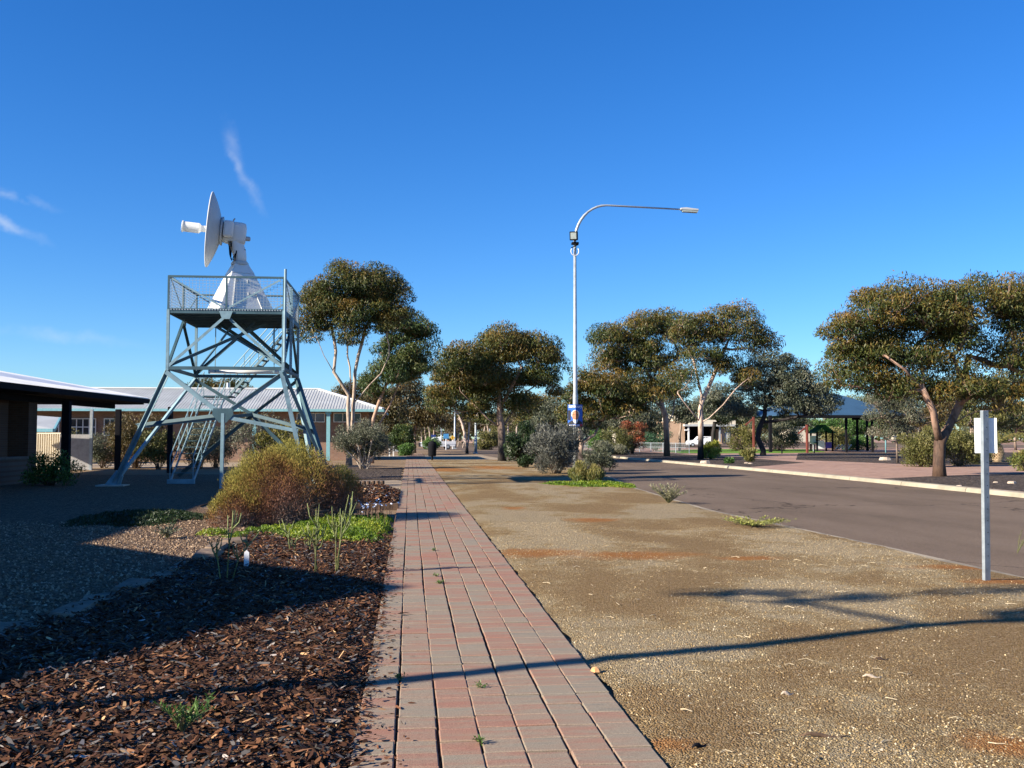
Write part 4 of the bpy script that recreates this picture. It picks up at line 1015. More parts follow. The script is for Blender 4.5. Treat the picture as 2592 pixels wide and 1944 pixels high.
window(178, 243, 1060, 1102, 4, 2, fb, wy); window(264, 294, 1060, 1102, 2, 2, fb, wy); window(100, 150, 1060, 1102, 3, 2, fb, wy)
for px in (831, 644):
    x = AT(px, 1100, Y0+.3).x; m_ = MB(); m_.box((x, Y0+.3, e/2-.1), (.26, .26, e-.2)); m_.build('verandah_post', 'aqua', fb)
    m_ = MB(); m_.box((x, Y0+.3, e-.28), (.42, .36, .16)); m_.build('post_cap', 'aqua', fb)
m_ = MB(); m_.tube([(AT(577, 985, 83).x, 83, 4.8), (AT(577, 985, 83).x, 83, 6.0)], .12, 8); m_.build('roof_vent', 'galv', fb)
# lower wing at the left with its own hipped roof
wg = thing('low_wing', 'lower building wing with pale roof and aqua eaves seen under the verandah', 'building', (-27, 72, 0))
p0, p1, p2, p3 = AT(60, 1085, 66), AT(135, 1085, 66), AT(150, 1056, 70), AT(60, 1035, 70)
m_ = MB(); m_.extrude([p0+V3(-5, 0, 0), p1, p2, p3+V3(-5, 0, 0)], (0, 0, -.08)); m_.build('roof', 'roof_grey', wg)
m_ = MB(); m_.beam(p0+V3(-5, -.05, -.1), p1+V3(0, -.05, -.1), .12, .2); m_.beam(p1+V3(.05, 0, -.1), p2+V3(.05, 0, -.1), .12, .2); m_.build('gutter', 'aqua', wg)
m_ = MB(); m_.box((p1.x-4.4, 67.6, p1.z/2-.15), (8.2, 2.4, p1.z-.3)); m_.build('wall', 'brickwork', wg)
m_ = MB(); m_.box((p1.x+.35, 67, 1.4), (.16, .16, 2.8)); m_.build('downpipe', 'aqua', wg)
# ================================================================== RIGHT SIDE: SHELTER, PLAYGROUND, FAR BUILDING
KZ = .12
sh = thing('shade_shelter', 'open shelter with blue hipped metal roof behind the trees', 'shelter', (46, 110, KZ))
sx0, sx1, sy0, sy1, se, sr = 38.6, 52.5, 104., 118., 4.05, 6.6
P = [V3(sx0, sy0, se), V3(sx1, sy0, se), V3(sx1, sy1, se), V3(sx0, sy1, se)]; q0, q1 = V3(sx0+5.5, 111, sr), V3(sx1-5.5, 111, sr)
q0, q1 = V3(sx0+6.0, 111, sr), V3(sx1-5.0, 111, sr)
for pts in ([P[0], P[1], q1, q0], [P[1], P[2], q1], [P[2], P[3], q0, q1], [P[3], P[0], q0]): slab('roof', pts, 'roof_blue', .08, sh)
m_ = MB(); m_.beam(P[0]+V3(0, 0, -.16), P[1]+V3(0, 0, -.16), .12, .26); m_.build('fascia', 'dark', sh)
m_ = MB(); m_.beam(P[1]+V3(0, 0, -.16), P[2]+V3(0, 0, -.16), .12, .26); m_.build('fascia', 'dark', sh)
for px in (2142, 2208, 2170, 2195):
    Yp = 105 if px in (2142, 2208) else 116; g = AT(px, 1100, Yp); m_ = MB(); m_.box((g.x, Yp, se/2), (.22, .22, se-.1)); m_.build('post', 'dark', sh)
g = AT(1950, 1100, 105); m_ = MB(); m_.box((g.x, 105, se/2), (.3, .3, se-.1)); m_.build('post', 'dark', sh)
# red posts
for px, py, Yp, lab, tz in ((1908, 1133, 108, 'dark red timber post left of the blue shelter', 1055), (2043, 1137, 101, 'dark red timber post in front of the blue shelter', 1075)):
    g = AT(px, 1120, Yp); top = AT(px, tz, Yp).z; t = thing('red_post', lab, 'post', (g.x, Yp, KZ), 'dark red posts by the shelter')
    m_ = MB(); m_.box((g.x, Yp, (KZ+top)/2), (.22, .22, top-KZ)); m_.build('shaft', 'red_post', t, bevel=.03)
    m_ = MB(); m_.beam((g.x-.9, Yp, top-.9), (g.x+.1, Yp, top-.1), .14); m_.build('bracket', 'red_post', t)
# playground tower
pl = thing('play_equipment', 'small play tower with dark green pitched roof under the shelter', 'play equipment', (AT(2080, 1130, 112).x, 112, KZ))
g = pl.location; 
for dx, dy in ((-.9, -.9), (.9, -.9), (.9, .9), (-.9, .9)): m_ = MB(); m_.box(g+V3(dx, dy, 1.15), (.16, .16, 2.3)); m_.build('post', 'dark', pl)
for s in (-1, 1): m_ = MB(); m_.extrude([g+V3(0, -1.1, 3.0), g+V3(1.2*s, -1.1, 2.1), g+V3(1.2*s, 1.1, 2.1), g+V3(0, 1.1, 3.0)], (0, 0, -.06)); m_.build('roof', 'green_play', pl)
m_ = MB(); m_.box(g+V3(-.45, -.95, .75), (.75, .05, .9)); m_.build('panel', 'print_white', pl); m_ = MB(); m_.box(g+V3(.4, -.95, .7), (.7, .05, .7)); m_.build('panel', 'purple', pl)
m_ = MB(); m_.box(g+V3(0, 0, .95), (1.9, 1.9, .08)); m_.build('platform', 'green_play', pl)
for i in range(5): m_ = MB(); m_.beam(g+V3(1.2+i*.35, -1.0, .25), g+V3(1.35+i*.35, -1.6, .75), .2, .05); m_.build('climbing_panel', 'print_white', pl)
# pipe frame
pf = thing('pipe_frame', 'pale blue pipe arch beside the shelter', 'pipe frame', (AT(2242, 1130, 100).x, 100, KZ)); g = pf.location
m_ = MB(); m_.tube([g, g+V3(0, 0, 1.35), g+V3(-.08, 0, 1.45), g+V3(-.55, 0, 1.5)], .07, 8); m_.build('pipe', 'aqua', pf, smooth=True)
# far brick shop with pale parapet, carport and car
fs = thing('far_brick_building', 'low pale brick building with cream parapet and shaded carport', 'building', (AT(1780, 1120, 170).x, 172, KZ))
def fbox(nm, x0, x1, y0, y1, Yq, dep, mat, par=fs):
    a = AT(x0, y1, Yq); b = AT(x1, y0, Yq); m_ = MB(); m_.box(((a.x+b.x)/2, Yq+dep/2, (max(a.z, KZ)+b.z)/2), (b.x-a.x, dep, b.z-max(a.z, KZ))); return m_.build(nm, mat, par)
pale_brick = plain('pale_brick', (.46, .31, .20), .9, var=.12, scale=.8)
fbox('parapet', 1709, 1745, 1048, 1068, 171.8, 9, 'cream'); fbox('parapet', 1745, 1862, 1063, 1076, 171.4, 9, 'cream')
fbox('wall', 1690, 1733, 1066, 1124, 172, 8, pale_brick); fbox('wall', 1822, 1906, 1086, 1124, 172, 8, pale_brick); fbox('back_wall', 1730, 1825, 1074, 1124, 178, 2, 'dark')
fbox('fascia', 1733, 1860, 1074, 1079, 171, 7, 'roof_grey'); fbox('post', 1742, 1745, 1076, 1120, 171.5, .3, 'white'); fbox('rail', 1733, 1744, 1087, 1090, 171.45, .2, 'white'); fbox('rail', 1735, 1744, 1076, 1078, 171.45, .2, 'white'); fbox('post', 1821, 1824, 1079, 1118, 171.5, .3, 'galv')
fbox('window', 1838, 1846, 1082, 1090, 171.9, .1, 'print_white'); fbox('door', 1836, 1848, 1094, 1120, 171.9, .1, 'grey_white')
for (x0, x1, y0, y1, Yq, mat, lab) in ((1560, 1600, 1092, 1124, 176, 'cream', 'small cream wall far behind the red flowering shrub'), (2000, 2065, 1082, 1118, 190, 'cream', 'distant pale building left of the play tower'), (2300, 2330, 1075, 1112, 150, 'cream', 'distant cream wall left of the large right gum tree')):
    t = thing('distant_building', lab, 'building', (AT((x0+x1)/2, 1120, Yq).x, Yq, KZ)); fbox('wall', x0, x1, y0, y1, Yq, 6, mat, t); fbox('roof', x0-3, x1+3, y0-3, y0, Yq-.4, 7, 'roof_grey', t)
# ---- vehicles
def car(name, label, cat, org, heading, prof, glass, Wd, paint, wheels, L, extras=None, group=None):
    """side profile (x forward, z up) swept across the width with tumblehome"""
    t = thing(name, label, cat, org, group); m = Matrix.Rotation(heading, 3, 'Z'); o_ = Vector(org)
    def T(x, y, z): return m @ Vector((x, y, z))+o_
    n = len(prof); vs = []
    for s in (-1, 1):
        for x, z in prof: vs.append(T(x, s*(Wd/2-(.16 if z > 1.1 else .0)), z))
    m_ = MB(); m_.add(vs, [tuple(range(n)), tuple(range(2*n-1, n-1, -1))]+[(i, n+i, n+(i+1) % n, (i+1) % n) for i in range(n)]); body = m_.build('body', paint, t, bevel=.035)
    for s in (-1, 1):
        for poly in glass:
            m_ = MB(); vs = [T(x, s*(Wd/2-.16+.012+(.10 if z < 1.05 else 0)), z) for x, z in poly]; k = len(poly); m_.extrude(vs, m @ Vector((0, -s*.03, 0))); m_.build('side_window', 'glass', t)
        for wx in wheels:
            m_ = MB(); c = T(wx, s*(Wd/2-.10), .35); m_.lathe([(-.11, .30), (-.09, .35), (.09, .35), (.11, .30)], c, m @ Vector((0, 1, 0)), 18); wh = m_.build('wheel', 'tyre', t)
            m_ = MB(); m_.lathe([(0, .20), (.13*1, .20), (.135, .15)], c, m @ Vector((0, s, 0)), 14); m_.build('rim', 'galv', wh)
    if extras: extras(t, T, m)
    return t
def ute_extras(t, T, m):
    for s in (-1, 1):
        m_ = MB(); m_.extrude([T(-2.55, s*.92, .82), T(-.35, s*.92, .82), T(-.35, s*.92, 1.14), T(-2.55, s*.92, 1.14)], m @ Vector((0, -s*.04, 0))); m_.build('tray_side', 'car_white', t)
    m_ = MB(); m_.extrude([T(-2.55, -.92, .74), T(-.3, -.92, .74), T(-.3, .92, .74), T(-2.55, .92, .74)], (0, 0, .08)); m_.build('tray_floor', 'car_white', t)
    m_ = MB(); m_.extrude([T(-2.55, -.88, .82), T(-2.55, .88, .82), T(-2.55, .88, 1.14), T(-2.55, -.88, 1.14)], m @ Vector((-.04, 0, 0))); m_.build('tailgate', 'car_white', t)
    m_ = MB(); m_.beam(T(-.36, -.85, 1.75), T(-.36, .85, 1.75), .06); m_.beam(T(-.36, -.85, 1.1), T(-.36, -.85, 1.78), .06); m_.beam(T(-.36, .85, 1.1), T(-.36, .85, 1.78), .06); m_.build('headboard', 'car_white', t)
    m_ = MB(); m_.extrude([T(2.42, -.85, .35), T(2.52, -.85, .35), T(2.52, -.85, .95), T(2.42, -.85, .95)], m @ Vector((0, 1.7, 0))); m_.build('bull_bar', 'dark', t)
    for s in (-1, 1): m_ = MB(); m_.box(T(2.36, s*.68, .82), (.1, .32, .16), 0, m); m_.build('headlight', 'lens', t)
    m_ = MB(); m_.extrude([T(.98, -.68, 1.22), T(.52, -.66, 1.66), T(.52, .66, 1.66), T(.98, .68, 1.22)], m @ Vector((.03, 0, .02))); m_.build('windscreen', 'glass', t)
ug = V3(AT(1106, 1138, 147).x, 147, .01)
car('utility_truck', 'white utility truck with drop side tray parked at the far corner', 'utility truck', ug, R(180+8), [(-2.5, .45), (-2.5, .74), (-.32, .74), (-.32, 1.68), (-.1, 1.74), (.55, 1.72), (1.05, 1.18), (2.3, 1.0), (2.44, .85), (2.44, .4), (1.9, .35), (-2.2, .4)],
    [[(-.2, 1.15), (-.2, 1.62), (.42, 1.62), (.42, 1.15)], [(.48, 1.15), (.48, 1.6), (.85, 1.2), (.85, 1.15)]], 1.78, 'car_white', (1.55, -1.45), 5, ute_extras)
cg = V3(AT(1772, 1118, 168).x, 168, .13)
car('station_wagon', 'white four wheel drive parked under the far carport', 'car', cg, R(180-4), [(-2.2, .4), (-2.2, 1.05), (-2.0, 1.72), (.4, 1.75), (1.0, 1.15), (2.1, 1.02), (2.25, .8), (2.25, .4)],
    [[(-1.9, 1.15), (-1.8, 1.6), (-.75, 1.62), (-.75, 1.15)], [(-.65, 1.15), (-.65, 1.62), (.3, 1.62), (.75, 1.18), (.75, 1.15)]], 1.8, 'car_white', (1.4, -1.35), 4.5)
# ---- low rail fence by the lawn
rf_ = thing('rail_fence', 'low grey pipe and wire fence beside the small lawn', 'fence', (27, 104, KZ))
f0, f1 = V3(27.2, 98.5, KZ), V3(21.5, 128, KZ); fx = [f0.lerp(f1, i/10) for i in range(11)]
f2 = V3(36, 97.2, KZ)
for p in fx: m_ = MB(); m_.tube([p, p+V3(0, 0, 1.02)], .045, 6); m_.build('post', 'galv', rf_)
for z in (.98, .55): m_ = MB(); m_.tube([f0+V3(0, 0, z), f1+V3(0, 0, z)], .03 if z > .9 else .018, 6); m_.build('rail', 'galv', rf_)
wm = MB()
for i in range(60): p = f0.lerp(f1, i/60); wm.beam(p+V3(0, 0, .08), p+V3(0, 0, .95), .012)
for j in range(7): wm.beam(f0+V3(0, 0, .1+j*.13), f1+V3(0, 0, .1+j*.13), .012)
wm.build('wire_mesh', 'wire', rf_)['kind'] = 'stuff'
for px, py, Yp, lab in ((1979, 1143, 96, 'thin dark bollard at the edge of the lawn'), (2061, 1140, 99, 'thin dark bollard right of the second red post'), (2059, 1115, 112, 'white notice board on a short post near the play tower')):
    g = AT(px, 1130, Yp); t = thing('bollard' if 'bollard' in lab else 'notice_board', lab, 'bollard' if 'bollard' in lab else 'notice', (g.x, Yp, KZ))
    m_ = MB(); m_.tube([V3(g.x, Yp, KZ), V3(g.x, Yp, KZ+.85), V3(g.x, Yp, KZ+.9)], [.07, .07, .04], 8); m_.build('post', 'dark' if 'bollard' in lab else 'galv', t)
    if 'notice' in lab: m_ = MB(); m_.box((g.x, Yp-.06, KZ+1.3), (.8, .06, .9)); m_.build('panel', 'print_white', t)
# ---- litter bin, far lamps, road signs
bg_ = AT(1094, 1166, 74.5); bb = V3(bg_.x, 74.5, 0); bn = thing('litter_bin', 'black hooded litter bin on a short post beside the footpath', 'litter bin', bb)
m_ = MB(); m_.tube([bb, bb+V3(0, 0, .4)], .06, 8); m_.build('post', 'black', bn)
m_ = MB(); m_.lathe([(.32, .26), (.38, .29), (1.05, .31), (1.08, .27)], bb, n=18); m_.build('body', 'black', bn)
m_ = MB(); m_.lathe([(1.04, .315), (1.2, .30), (1.34, .22), (1.42, .08)], bb, n=18); m_.build('hood', 'dark', bn)
for i, (px, yb, Yp, ytop, dirn, lab, Hh) in enumerate(((1204, 1147, 108, 1025, 1, 'second street lamp along the road behind the middle gum', 0), (1151, 1136, 152, 1005, 1, 'far lamp pole beside the yellow diamond sign', 0), (1117, 1128, 205, 1050, 1, 'distant pale pole behind the utility truck', 0), (1004, 1140, 125, 1040, 1, 'distant white pole behind the far building corner', 0), (1240, 1125, 200, 1085, 1, 'short distant pole behind the middle gum trunk', 0))):
    b = AT(px, 1130, Yp); top = AT(px, ytop, Yp).z
    t = thing('lamp_pole', lab, 'pole', (b.x, Yp, 0), 'distant poles along the road'); b = V3(b.x, Yp, 0)
    m_ = MB(); m_.tube([b, b+V3(0, 0, top*.3), b+V3(0, 0, top*.31), b+V3(0, 0, top)], [.17, .16, .12, .09], 10); m_.build('pole', 'galv', t, smooth=True)
    m_ = MB(); m_.box(b+V3(0, 0, .05), (.5, .5, .1)); m_.build('base', 'galv', t)
    if i < 2:
        m_ = MB(); e0 = b+V3(0, 0, top); m_.tube([e0, e0+V3(.2, 0, .9), e0+V3(1.0, 0, 1.5), e0+V3(3.5, 0, 1.6)], .06, 6); m_.build('arm', 'galv', t, smooth=True)
        m_ = MB(); m_.box(e0+V3(3.8, 0, 1.56), (.9, .3, .14)); m_.build('lamp_head', 'grey_white', t)
for px, Yp, cyp, shp, mat, lab in ((1129, 141, 1104, 'sq', 'blue_sign', 'light blue square road sign by the utility truck'), (1145.5, 149, 1108, 'dia', 'yellow_sign', 'yellow diamond warning sign beside the far lamp pole'), (1097, 158, 1106, 'sq2', 'navy_sign', 'small navy sign behind the roof of the utility truck')):
    c = AT(px, cyp, Yp); t = thing('road_sign', lab, 'road sign', (c.x, Yp, 0))
    m_ = MB(); m_.tube([(c.x, Yp, 0), (c.x, Yp, c.z+.3)], .06, 8); m_.build('post', 'print_white' if shp != 'sq2' else 'galv', t)
    h = .36 if shp == 'dia' else .33; poly = [(-1, -1), (1, -1), (1, 1), (-1, 1)] if shp != 'dia' else [(0, -1.0), (1.0, 0), (0, 1.0), (-1.0, 0)]
    m_ = MB(); m_.extrude([V3(c.x+a*h*(1.0 if shp == 'dia' else 1.1), Yp-.09, c.z+b*h) for a, b in poly], (0, .03, 0)); m_.build('plate', mat, t)
    if shp == 'dia':
        m_ = MB(); m_.extrude([V3(c.x+a*h*.10, Yp-.094, c.z+b*h*.45) for a, b in [(-1, -1), (1, -1), (1, 1), (-1, 1)]], (0, .004, 0)); m_.build('symbol', 'dark', t)
for px, lab in ((986, 'left of two short white posts by the yellow flowering shrub'), (996, 'right of two short white posts by the yellow flowering shrub')):
    g = G(px, 1151); g = V3(AT(px, 1140, 92).x, 92, 0); m_ = MB(); m_.box(g+V3(0, 0, .42), (.12, .12, .84)); m_.box(g+V3(0, 0, .86), (.15, .15, .05)); tag(m_.build('white_post', 'white', at=g, bevel=.01), lab, 'post')
m_ = MB(); g = G(640, 1440); g = V3(-1.98, 12.9, .08); m_.extrude([g+V3(-.03, 0, 0), g+V3(.03, 0, 0), g+V3(.032, 0, .17), g+V3(0, 0, .2), g+V3(-.028, 0, .17)], (0, .004, 0)); m_.box(g+V3(0, .004, -.03), (.012, .006, .1)); tag(m_.build('plant_tag', 'print_white', at=g), 'small white plant tag standing in the shaded mulch', 'plant tag')
# ================================================================== GUM TREES
def onside(px, py, z=0.): return G(px, py, z)
PALE = ((.045, .032, .026), (.52, .38, .29)); GREYB = ((.06, .045, .038), (.30, .23, .18)); WHITEB = ((.40, .32, .24), (.66, .55, .44)); DARKB = ((.022, .018, .016), (.07, .055, .045))
b = G(2378, 1206, KZ); Yb = b.y
make_tree('gum_tree', 'large spreading gum with forked pale trunk nearest at the right', b,
    [[(2377, 1170, 0), (2379, 1120, 0)], [(2379, 1120, 0), (2368, 1075, -.2), (2362, 1040, -.3), (2335, 985, -.6), (2290, 935, -.9), (2240, 900, -1)], [(2379, 1120, 0), (2402, 1080, .3), (2428, 1025, .5), (2440, 970, .6), (2452, 900, .6)],
     [(2402, 1080, .3), (2440, 1055, .1), (2475, 1040, -.1)], [(2335, 985, -.6), (2335, 930, -.2), (2320, 880, .2)]],
    [(2185, 850, 95, 70), (2270, 805, 110, 75), (2385, 790, 100, 70), (2490, 775, 95, 70), (2600, 790, 100, 75), (2590, 915, 90, 60), (2150, 945, 55, 60), (2370, 1005, 55, 42), (2235, 975, 50, 30), (2300, 890, 70, 40), (2720, 870, 110, 100), (2500, 985, 60, 30), (2430, 870, 70, 40), (2220, 910, 60, 50), (2390, 920, 60, 35), (2290, 960, 50, 30), (2245, 985, 45, 25), (2440, 985, 50, 28), (2560, 1010, 50, 30)],
    Yb, 1, rc=.80, per=470, leaf=(.20, .055), r0=.36, stock=2.4, bark=((.095, .055, .034), (.40, .26, .185)), tbias=.55, dens=1.0)
b = G(1688, 1155, KZ)
make_tree('gum_tree', 'gum with rough brown trunk, left of the twin pale gums across the road', b,
    [[(1688, 1120, 0), (1686, 1080, 0)], [(1686, 1080, 0), (1676, 1030, 0), (1668, 990, 0)], [(1686, 1085, 0), (1702, 1050, .5), (1710, 1000, 1), (1718, 950, 1)], [(1676, 1030, 0), (1630, 1000, -1), (1580, 985, -1.5)]],
    [(1545, 880, 60, 48), (1610, 845, 70, 45), (1680, 830, 60, 45), (1590, 920, 75, 45), (1660, 910, 60, 40), (1545, 970, 40, 40), (1610, 985, 65, 35), (1690, 985, 50, 40)],
    b.y, 2, rc=1.12, per=310, leaf=(.30, .09), r0=.36, stock=2.6, bark=((.17, .10, .06), (.50, .37, .28)), tbias=.48)
b = G(1773, 1163, KZ)
make_tree('gum_tree', 'gum with smooth pale limbs and blackened foot across the road', b,
    [[(1774, 1120, 0), (1774, 1070, 0)], [(1774, 1070, 0), (1745, 1035, -.4), (1715, 995, -.8)], [(1774, 1070, 0), (1776, 1000, .2), (1762, 940, .3), (1742, 880, .4)], [(1776, 1020, .2), (1800, 965, .4), (1822, 905, .6), (1845, 860, .6)],
     [(1774, 1070, 0), (1795, 1058, -.3), (1830, 1025, -.6), (1862, 985, -.8), (1905, 950, -1)]],
    [(1725, 840, 50, 38), (1790, 835, 60, 40), (1860, 825, 55, 48), (1905, 875, 38, 35), (1780, 905, 50, 28), (1740, 960, 45, 30), (1890, 960, 38, 30), (1845, 930, 40, 25), (1945, 865, 25, 20)],
    b.y, 3, rc=.98, per=330, leaf=(.26, .08), r0=.30, stock=2.2, bark=((.022, .018, .016), (.55, .42, .33)), tbias=.5)
b = G(1931, 1153, KZ)
make_tree('dark_tree', 'dark leaning tree with crooked black trunk left of the blue shelter', b,
    [[(1932, 1140, 0), (1918, 1110, 0), (1922, 1085, 0), (1936, 1050, 0), (1938, 1010, 0), (1928, 965, 0)], [(1930, 1070, 0), (1985, 1062, -.5), (2045, 1050, -1)], [(1936, 1040, 0), (1890, 1030, .5), (1860, 1005, .5)], [(1938, 1010, 0), (1980, 970, .6), (2030, 970, .6)]],
    [(1940, 940, 50, 40), (1990, 945, 50, 45), (2030, 985, 60, 45), (2080, 1015, 50, 40), (1960, 1000, 60, 35), (1900, 985, 35, 30), (1870, 1035, 40, 20), (2010, 1035, 60, 22)],
    b.y, 4, pal=GREY, rc=.95, per=230, leaf=(.26, .10), r0=.38, stock=30, bark=DARKB, tbias=.22)
b = G(1271, 1168)
make_tree('gum_tree', 'broad domed gum with split dark trunk on the verge beyond the lamp', b,
    [[(1271, 1130, 0), (1269, 1085, 0)], [(1269, 1085, 0), (1266, 1030, 0), (1262, 975, 0), (1255, 930, 0)], [(1268, 1095, 0), (1235, 1060, -.5), (1200, 1025, -.8), (1165, 990, -1)], [(1269, 1085, 0), (1300, 1040, .5), (1335, 990, .8), (1375, 960, 1)], [(1266, 1030, 0), (1300, 970, -.6), (1320, 930, -.8)]],
    [(1150, 935, 58, 45), (1215, 900, 65, 45), (1285, 880, 70, 38), (1350, 895, 58, 42), (1395, 925, 28, 32), (1190, 975, 70, 35), (1270, 960, 65, 40), (1340, 965, 45, 35), (1400, 975, 26, 24), (1120, 1000, 38, 35), (1240, 1020, 45, 30), (1320, 1020, 40, 28)],
    b.y, 5, rc=.98, per=400, leaf=(.26, .08), r0=.40, stock=2.6, bark=((.03, .024, .02), (.36, .26, .20)), tbias=.50, dens=1.15)
b = V3(AT(884, 1100, 62).x, 62, 0)
make_tree('gum_tree', 'tall slender gum with several white stems behind the grey green shrub', b,
    [[(884, 1150, 0), (882, 1063, 0), (883, 1000, 0)], [(883, 1000, 0), (886, 930, 0), (880, 870, 0), (870, 800, 0)], [(884, 1150, 0), (893, 1063, .3), (897, 980, .4), (907, 900, .5), (925, 830, .6)], [(883, 1000, 0), (845, 942, -.3), (820, 900, -.5), (800, 850, -.6)], [(893, 1010, .4), (935, 975, .2), (965, 945, .2), (985, 900, .2)], [(845, 942, -.3), (850, 890, .2), (840, 830, .4)]],
    [(795, 765, 45, 48), (860, 725, 65, 48), (930, 725, 60, 45), (990, 755, 40, 40), (780, 835, 30, 38), (840, 800, 50, 35), (910, 795, 55, 35), (975, 815, 42, 32), (880, 850, 40, 20), (1015, 785, 30, 32), (940, 760, 50, 40)],
    62, 6, rc=.84, per=430, leaf=(.22, .07), r0=.26, stock=-3, bark=WHITEB, tbias=.50)
b = V3(AT(942, 1100, 67).x, 67, 0)
make_tree('gum_tree', 'dark green gum with pinkish leaning stems right of the white stemmed gum', b,
    [[(940, 1140, 0), (945, 1060, 0), (968, 995, 0), (1000, 930, 0)], [(945, 1090, 0), (985, 1030, .4), (1010, 970, .5), (1040, 900, .5)]],
    [(1030, 830, 55, 42), (1065, 870, 38, 48), (1010, 890, 50, 38), (1000, 950, 55, 32), (955, 975, 35, 28), (1045, 935, 35, 30)],
    67, 7, pal=GUM_GREEN, rc=.70, per=260, leaf=(.24, .08), r0=.20, stock=-3, bark=((.4, .26, .18), (.46, .30, .21)), tbias=.30)
b = V3(AT(1464, 1130, 80).x+.6, 80, KZ)
make_tree('gum_tree', 'low branching gum with pale elbow limbs directly behind the street lamp', b,
    [[(1470, 1150, 0), (1472, 1120, 0), (1466, 1085, 0), (1478, 1040, 0)], [(1472, 1120, 0), (1505, 1100, .4), (1518, 1070, .6), (1535, 1030, .8)]],
    [(1480, 965, 35, 35), (1530, 985, 55, 38), (1445, 1015, 45, 32), (1580, 1030, 60, 38), (1500, 1050, 55, 35), (1625, 1010, 40, 40), (1430, 1065, 30, 25)],
    80, 8, rc=.85, per=220, leaf=(.28, .09), r0=.30, stock=.8, bark=PALE, tbias=.48)
b = V3(AT(1182, 1130, 108).x, 108, 0)
make_tree('gum_tree', 'small thin gum with twin white stems beside the second street lamp', b,
    [[(1182, 1135, 0), (1176, 1095, 0), (1165, 1060, 0), (1150, 1030, 0)], [(1182, 1140, 0), (1188, 1080, .4), (1194, 1040, .5)]],
    [(1115, 1015, 30, 22), (1150, 1005, 40, 25), (1205, 1040, 38, 24), (1235, 1060, 25, 18)],
    108, 9, rc=.9, per=200, leaf=(.32, .11), r0=.24, stock=1.0, bark=((.05, .04, .03), (.60, .50, .42)), tbias=.4)
# slim tree left of the frame: only its trunk and crown shadow fall across the path
make_tree('slim_gum', 'slim young gum beyond the left edge, shadow crossing the path', V3(-8.3, 3.93, 0), [[V3(-8.3, 3.93, 2.5), V3(-8.25, 3.93, 5.2), V3(-8.2, 3.95, 6.0)]],
    [(-8.2, 3.9, 6.7, .6, .35, .3), (-7.2, 4.3, 7.4, .9, .25, .25), (-9.3, 5.2, 6.4, .8, .2, .2), (-8.5, 3.1, 7.2, .9, .25, .2), (-9.6, 4.6, 7.6, .9, .18, .2), (-7.8, 2.4, 7.6, .8, .2, .2), (-9.4, 5.9, 6.0, .9, .16, .15)], 5, 31, rc=.26, per=70, leaf=(.16, .04), r0=.15, stock=.5, bark=PALE, tbias=.5, dens=.45)
# background trees: x, crown masses, depth
def bgtree(label, px, Y, masses, seed, pal=GUM, tbias=.4, rc=1.1, per=210, leaf=(.36, .13), z=0., r0=.22, bark=GREYB, nm='gum_tree', ytr=1090, stock=.5, dens=.9):
    b = V3(AT(px, 1100, Y).x, Y, z)
    return make_tree(nm, label, b, [[(px, min(ytr+10, 1120), 0), (px+4, ytr-20, 0)]], masses, Y, seed, pal=pal, tbias=tbias, rc=rc, per=per, leaf=leaf, r0=r0, bark=bark, stock=stock, dens=dens)
bgtree('dark brown gum right of the far building roof', 985, 103, [(950, 1020, 40, 25), (990, 1010, 40, 30), (1010, 1060, 40, 35), (970, 1075, 35, 25)], 41, tbias=.45, pal=BROWN)
bgtree('dense dark gum between the far building and the truck', 1050, 112, [(1035, 1000, 40, 35), (1065, 1035, 40, 40), (1040, 1070, 45, 30), (1085, 1070, 30, 25)], 42, tbias=.6, pal=BROWN)
bgtree('rusty brown gum above the utility truck', 1098, 190, [(1090, 1050, 32, 20), (1120, 1060, 35, 22), (1150, 1075, 35, 18)], 43, tbias=.6, pal=BROWN, rc=1.5, per=220)
bgtree('grey brown scrub tree far down the road', 1180, 215, [(1160, 1085, 45, 18), (1205, 1075, 45, 22), (1250, 1080, 40, 20)], 44, tbias=.6, pal=BROWN, rc=1.7, per=220)
bgtree('far pale scrub gum right of the road end', 1330, 200, [(1290, 1075, 50, 25), (1345, 1065, 50, 28), (1380, 1085, 40, 20)], 45, pal=OLIVE, tbias=.35, rc=1.6, per=220)
bgtree('rounded brown gum behind the domed verge gum', 1345, 120, [(1330, 1020, 35, 28), (1365, 1030, 40, 30), (1350, 1060, 45, 28)], 46, tbias=.5)
bgtree('grey green tree left of the lamp poster', 1390, 105, [(1370, 1070, 45, 28), (1410, 1050, 40, 28), (1430, 1085, 35, 22)], 47, pal=GREY, tbias=.2)
bgtree('grey brown tree behind the red flowering shrub', 1600, 112, [(1570, 1060, 45, 30), (1620, 1050, 45, 32), (1600, 1085, 50, 25), (1655, 1075, 35, 25)], 48, pal=GREY, tbias=.3, z=KZ)
bgtree('dark tree between the twin gums and the carport', 1720, 118, [(1705, 1030, 40, 32), (1745, 1050, 35, 25)], 49, pal=GREY, tbias=.2, z=KZ)
bgtree('forked dark trunk tree in front of the carport', 1805, 112, [(1790, 1030, 40, 30), (1835, 1010, 45, 35), (1870, 1040, 40, 28), (1840, 1055, 45, 16)], 50, pal=GREY, tbias=.3, z=KZ, bark=DARKB, stock=30, r0=.35)
bgtree('grey tree behind the red post', 1960, 128, [(1915, 1060, 40, 25), (1970, 1070, 50, 22), (2015, 1065, 45, 22)], 51, pal=GREY, tbias=.35, z=KZ)
bgtree('green tree behind the shelter posts', 2120, 132, [(2085, 1085, 35, 25), (2130, 1090, 45, 25), (2175, 1085, 40, 25)], 52, pal=GREEN, tbias=.25, z=KZ)
bgtree('green leaning tree inside the far playground', 2200, 138, [(2180, 1070, 40, 28), (2230, 1075, 45, 28), (2265, 1060, 30, 25)], 53, pal=OLIVE, tbias=.3, z=KZ)
